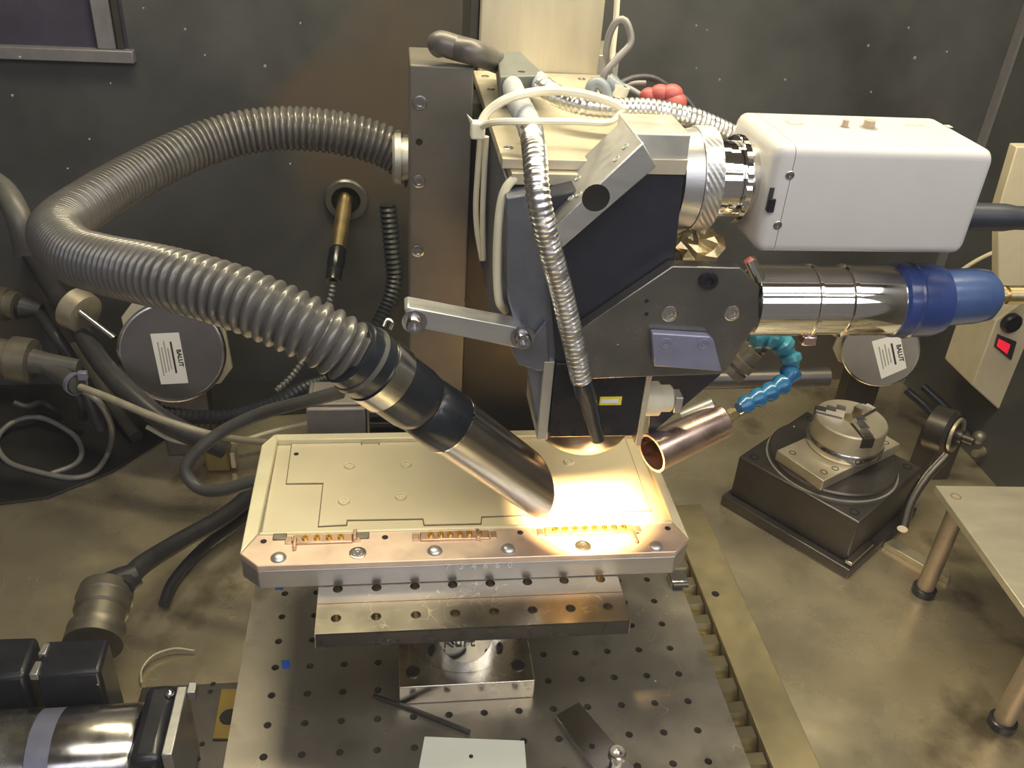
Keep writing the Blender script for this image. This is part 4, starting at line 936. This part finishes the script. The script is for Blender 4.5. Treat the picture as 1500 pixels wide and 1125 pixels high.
B().blob((-218, my + 22, mz + 34), 3.4, 3.4, 3).build('bolt_head', 'chrome', mo)
# connector housings behind the drum
a, b = PZ(58, 940, 20), PZ(158, 985, 20)
cb_ = thing('connector_housing', 'black motor connector housing with two bright clips, bottom left', 'connector', (a.x + 25, a.y - 20, FZ))
B().prism(xy([(66, 938), (160, 934), (146, 984), (48, 990)], 20), 'z', FZ, 20).build('case', 'servo_black', cb_, bevel=3, seg=3)
for q in ([(64, 942), (73, 941), (66, 958), (55, 958)], [(52, 968), (61, 968), (54, 988), (42, 988)]): B().prism(xy(q, 22), 'z', 16, 22).build('clip', 'alu', cb_, bevel=.6)
bh = tag(B().prism(xy([(-40, 934), (56, 931), (36, 990), (-50, 996)], 14), 'z', FZ, 14).build('terminal_box', 'servo_black', bevel=4, seg=3), 'black terminal box in the far bottom left corner', 'box')
pg = thing('round_plug', 'dusty ribbed round plug screwed to the black connector housing', 'connector', PZ(145, 930, -10))
pa, pb_ = PZ(136, 945, -20), PZ(158, 858, -14); dd = pb_ - pa; LL = dd.length
B().lathe(pa, dd, [(0, 22), (LL * .12, 22), (LL * .14, 20.5), (LL * .2, 22), (LL * .26, 22), (LL * .28, 19), (LL * .5, 19)], 36).build('lower_shell', 'connector_grey', pg)
B().lathe(pa, dd, [(LL * .505, 18.5), (LL * .54, 21), (LL * .72, 21), (LL * .74, 22), (LL * .92, 21), (LL, 14)], 36).build('upper_shell', 'connector_grey', pg)
B().lathe(pb_ - dd * .06, PZ(198, 838, -10) - pb_, [(0, 13), (14, 12), (26, 9.5)], 24).build('cable_boot', 'cable_dark', pg)
cable('clear_wire', [PZ(207, 1000, FZ + 4), PZ(208, 980, FZ + 5), PZ(225, 960, FZ + 6), PZ(255, 950, FZ + 6), PZ(285, 953, FZ + 4)], .9, 'wire_clear', 'fine pale wire arc on the floor beside the servo motor', 'wire', step=2)

# ------------------------------------------------------------------ loose things on the breadboard
cdp = [(622, 1079), (768, 1085), (772, 1135), (612, 1133)]
cdo = thing('paper_card', 'white card with a black dot lying at the front of the breadboard', 'card', PZ(690, 1105, 0))
B().prism(xy(cdp, .8), 'z', 0.05, .8).build('sheet', 'card_white', cdo)
put(proto(B().lathe((0, 0, -.1), UPV, [(0, 1.5), (.25, 1.5)], 12), 'ink', 'dot'), 'dot', cdo, PZ(690, 1108, .8), UPV)
cl = thing('clamp_bar', 'flat steel clamp strap held by one cap screw on the breadboard', 'clamp', PZ(880, 1080, 0))
B().prism(xy([(813, 1048), (848, 1028), (935, 1130), (880, 1140)], 6), 'z', 0.1, 6).build('strap', 'stainless', cl, bevel=.6)
put(hole_mesh(2.0), 'hole', cl, PZ(867, 1093, 6), UPV)
p = PZ(901, 1120, 6)
B().cyl((p.x, p.y, 5.9), (p.x, p.y, 15), 4.0, n=16).build('screw_shank', 'stainless', cl)
put(cap_screw_mesh(6.0, 5.0, 'chrome_worn', 'cap_screw'), 'cap_screw', cl, (p.x, p.y, 15), UPV)
hx = tag(B().sweep([PZ(547, 1019, 1.8), PZ(600, 1037, 1.8), PZ(688, 1072, 1.8)], 1.7, 6).build('hex_key', 'gunmetal', smooth=False), 'thin dark hex rod lying left of the white card', 'hex key')
